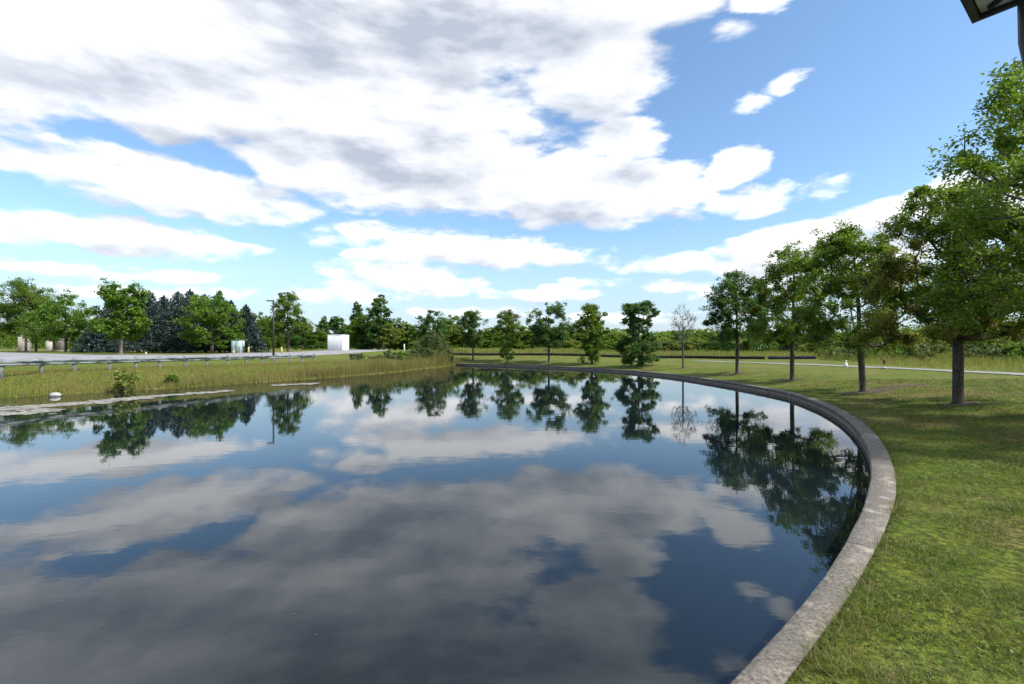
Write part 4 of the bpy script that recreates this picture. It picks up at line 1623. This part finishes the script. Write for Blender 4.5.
# small white pipe marker and dark red marker by the footpath
x_, y_ = X(846, 34.5), 34.5
z_ = zt(x_, y_)
e = empty('utility_marker', (x_, y_, z_), 'small white pipe marker standing beyond the footpath', 'marker')
mb = MB()
mb.tube([[0, 0, 0], [0, 0, .28], [0, 0, .30], [0, 0, .46]], [.11, .11, .055, .05], 10)
mb.build('pipe', M['white'], e)
mb = MB()
mb.tube([[0, 0, .44], [0, 0, .52]], [.075, .06], 10)
mb.build('cap', M['white'], e)
x_, y_ = X(884, 33.6), 33.6
z_ = zt(x_, y_)
e = empty('tag_stake', (x_, y_, z_), 'dark red tilted plate on a thin stake beyond the footpath', 'marker')
mb = MB()
mb.tube([[0, 0, 0], [.02, 0, .72]], [.02, .018], 6)
mb.build('stake', M['timber'], e)
mb = MB()
mb.tube([[-.0, -.03, .30], [.0, -.03, .50], [.04, -.03, .68]], [.07, .12, .04], 6)
mb.build('plate', M['rust'], e)

# ------------------------------------------------------------------ pillars at the far left
PL = [((20.2, 29.3), 334.2, 76, 'stone_pale', 'tall pale stone pillar farthest left under the trees', .5), ((46.8, 51.5), 340.3, 80, 'stone_pale', 'small cream stone pillar between two tree trunks', .3),
      ((55.6, 64.8), 336.3, 72, 'stone', 'wide brown stone pillar right of the cream one', -.05)]
for (a_, b_), yt, D_, mt, lb, rz in PL:
    w_ = (b_ - a_) / F * D_ * .86
    zp = zt(X((a_ + b_) / 2, D_), D_)
    e = empty('stone_pillar', (X((a_ + b_) / 2, D_), D_, zp), lb, 'pillar', 'stone pillars under the left trees')
    hb = Hpx(D_, yt, zp)
    mb = MB()
    mb.box((0, 0, hb / 2 + .1), (w_, w_, hb - .2), rz, .04)
    mb.build('shaft', M[mt], e)
    mb = MB()
    mb.box((0, 0, hb - .06), (w_ + .12, w_ + .12, .14), rz, .03)
    mb.build('capstone', M[mt], e)
    mb = MB()
    mb.box((0, 0, .1), (w_ + .2, w_ + .2, .24), rz, .03)
    mb.build('base', M['stone'], e)
# small white valve box on the verge
e = rock('valve_cap', (X(146, 47), 47, zt(X(146, 47), 47) + .06), (.16, .16, .2), 9, M['white'], 'tiny white cap on the grass verge in front of the spruces', 'marker')

# ------------------------------------------------------------------ pavilion the camera stands under
pv = empty('pavilion', (2.6, .4, 0), 'corner of a dark edged pavilion roof in the top right of the view', 'pavilion')
c_ = np.array([1.88, 1.92])
d1 = np.array([-.80, -.60])
d2 = np.array([.60, -.80])
ze = CAMZ + 1.32
L1, L2 = 2.7, 2.7


def quadbox(p00, p10, p11, p01, z0_, z1_):
    V_ = [(*p00, z0_), (*p10, z0_), (*p11, z0_), (*p01, z0_), (*p00, z1_), (*p10, z1_), (*p11, z1_), (*p01, z1_)]
    V_ = np.array(V_) - np.array([2.6, .4, 0])
    return V_, [[0, 3, 2, 1], [4, 5, 6, 7], [0, 1, 5, 4], [1, 2, 6, 5], [2, 3, 7, 6], [3, 0, 4, 7]]


def strip(name, o_, la, lb, z0_, z1_, mat):
    """box spanning from o_ along d1*la and d2*lb"""
    m2 = MB()
    m2.add(*quadbox(o_, o_ + d1 * la, o_ + d1 * la + d2 * lb, o_ + d2 * lb, z0_, z1_))
    return m2.build(name, mat, pv)


rf = strip('roof', c_ + d1 * -.03 + d2 * -.03, L1 + .06, L2 + .06, ze + .14, ze + .20, M['shingle'])
strip('soffit', c_ + d1 * .03 + d2 * .03, L1 - .06, L2 - .06, ze + .014, ze + .06, M['soffit'])
strip('fascia', c_, L1, .025, ze, ze + .138, M['fascia'])
strip('fascia', c_ + d2 * .026, .025, L2 - .03, ze, ze + .138, M['fascia'])
for k in range(5):
    strip('soffit_board', c_ + d1 * .1 + d2 * (.12 + k * .45), L1 - .2, .12, ze + .002, ze + .012, M['soffit'])
m2 = MB()
o3 = np.array([2.6, .4, 0])
a3 = np.array([*(c_ + d1 * .06 + d2 * .06), ze + .008]) - o3
b3 = np.array([*(c_ + d1 * .06 + d2 * .06 + (d1 + d2) * .9), ze + .008]) - o3
m2.tube([a3, b3], [.012, .012], 6)
m2.build('hip_trim', M['fascia'], pv)
pc_ = c_ + d1 * .55 + d2 * .75
for (la, lb) in ((.35, .55), (2.35, .55), (.35, 2.35), (2.35, 2.35)):
    pp = c_ + d1 * la + d2 * lb
    m2 = MB()
    m2.box((pp[0] - 2.6, pp[1] - .4, (ze + .03) / 2), (.14, .14, ze + .03), math.atan2(d1[1], d1[0]), .01)
    m2.build('post', M['timber_dark'], pv)

m2 = MB()
dsp = np.array([[1.957, 1.775, ze + .01], [1.957, 1.772, ze - .16], [1.968, 1.765, ze - .26], [2.03, 1.60, ze - .50], [2.06, 1.44, ze - .62], [2.06, 1.42, ze - .9], [2.06, 1.42, .1]]) - o3
m2.tube(dsp, .034, 10)
m2.build('downspout', M['fascia'], pv, smooth=True)

m2 = MB()
m2.add(*quadbox(c_ + d1 * -.1 + d2 * -.1, c_ + d1 * 3.0 + d2 * -.1, c_ + d1 * 3.0 + d2 * 3.0, c_ + d1 * -.1 + d2 * 3.0, -.1, .06))
m2.build('bounce_slab', M['stone_pale'], pv)  # unseen pale slab, added to bounce sunlight up to the soffit
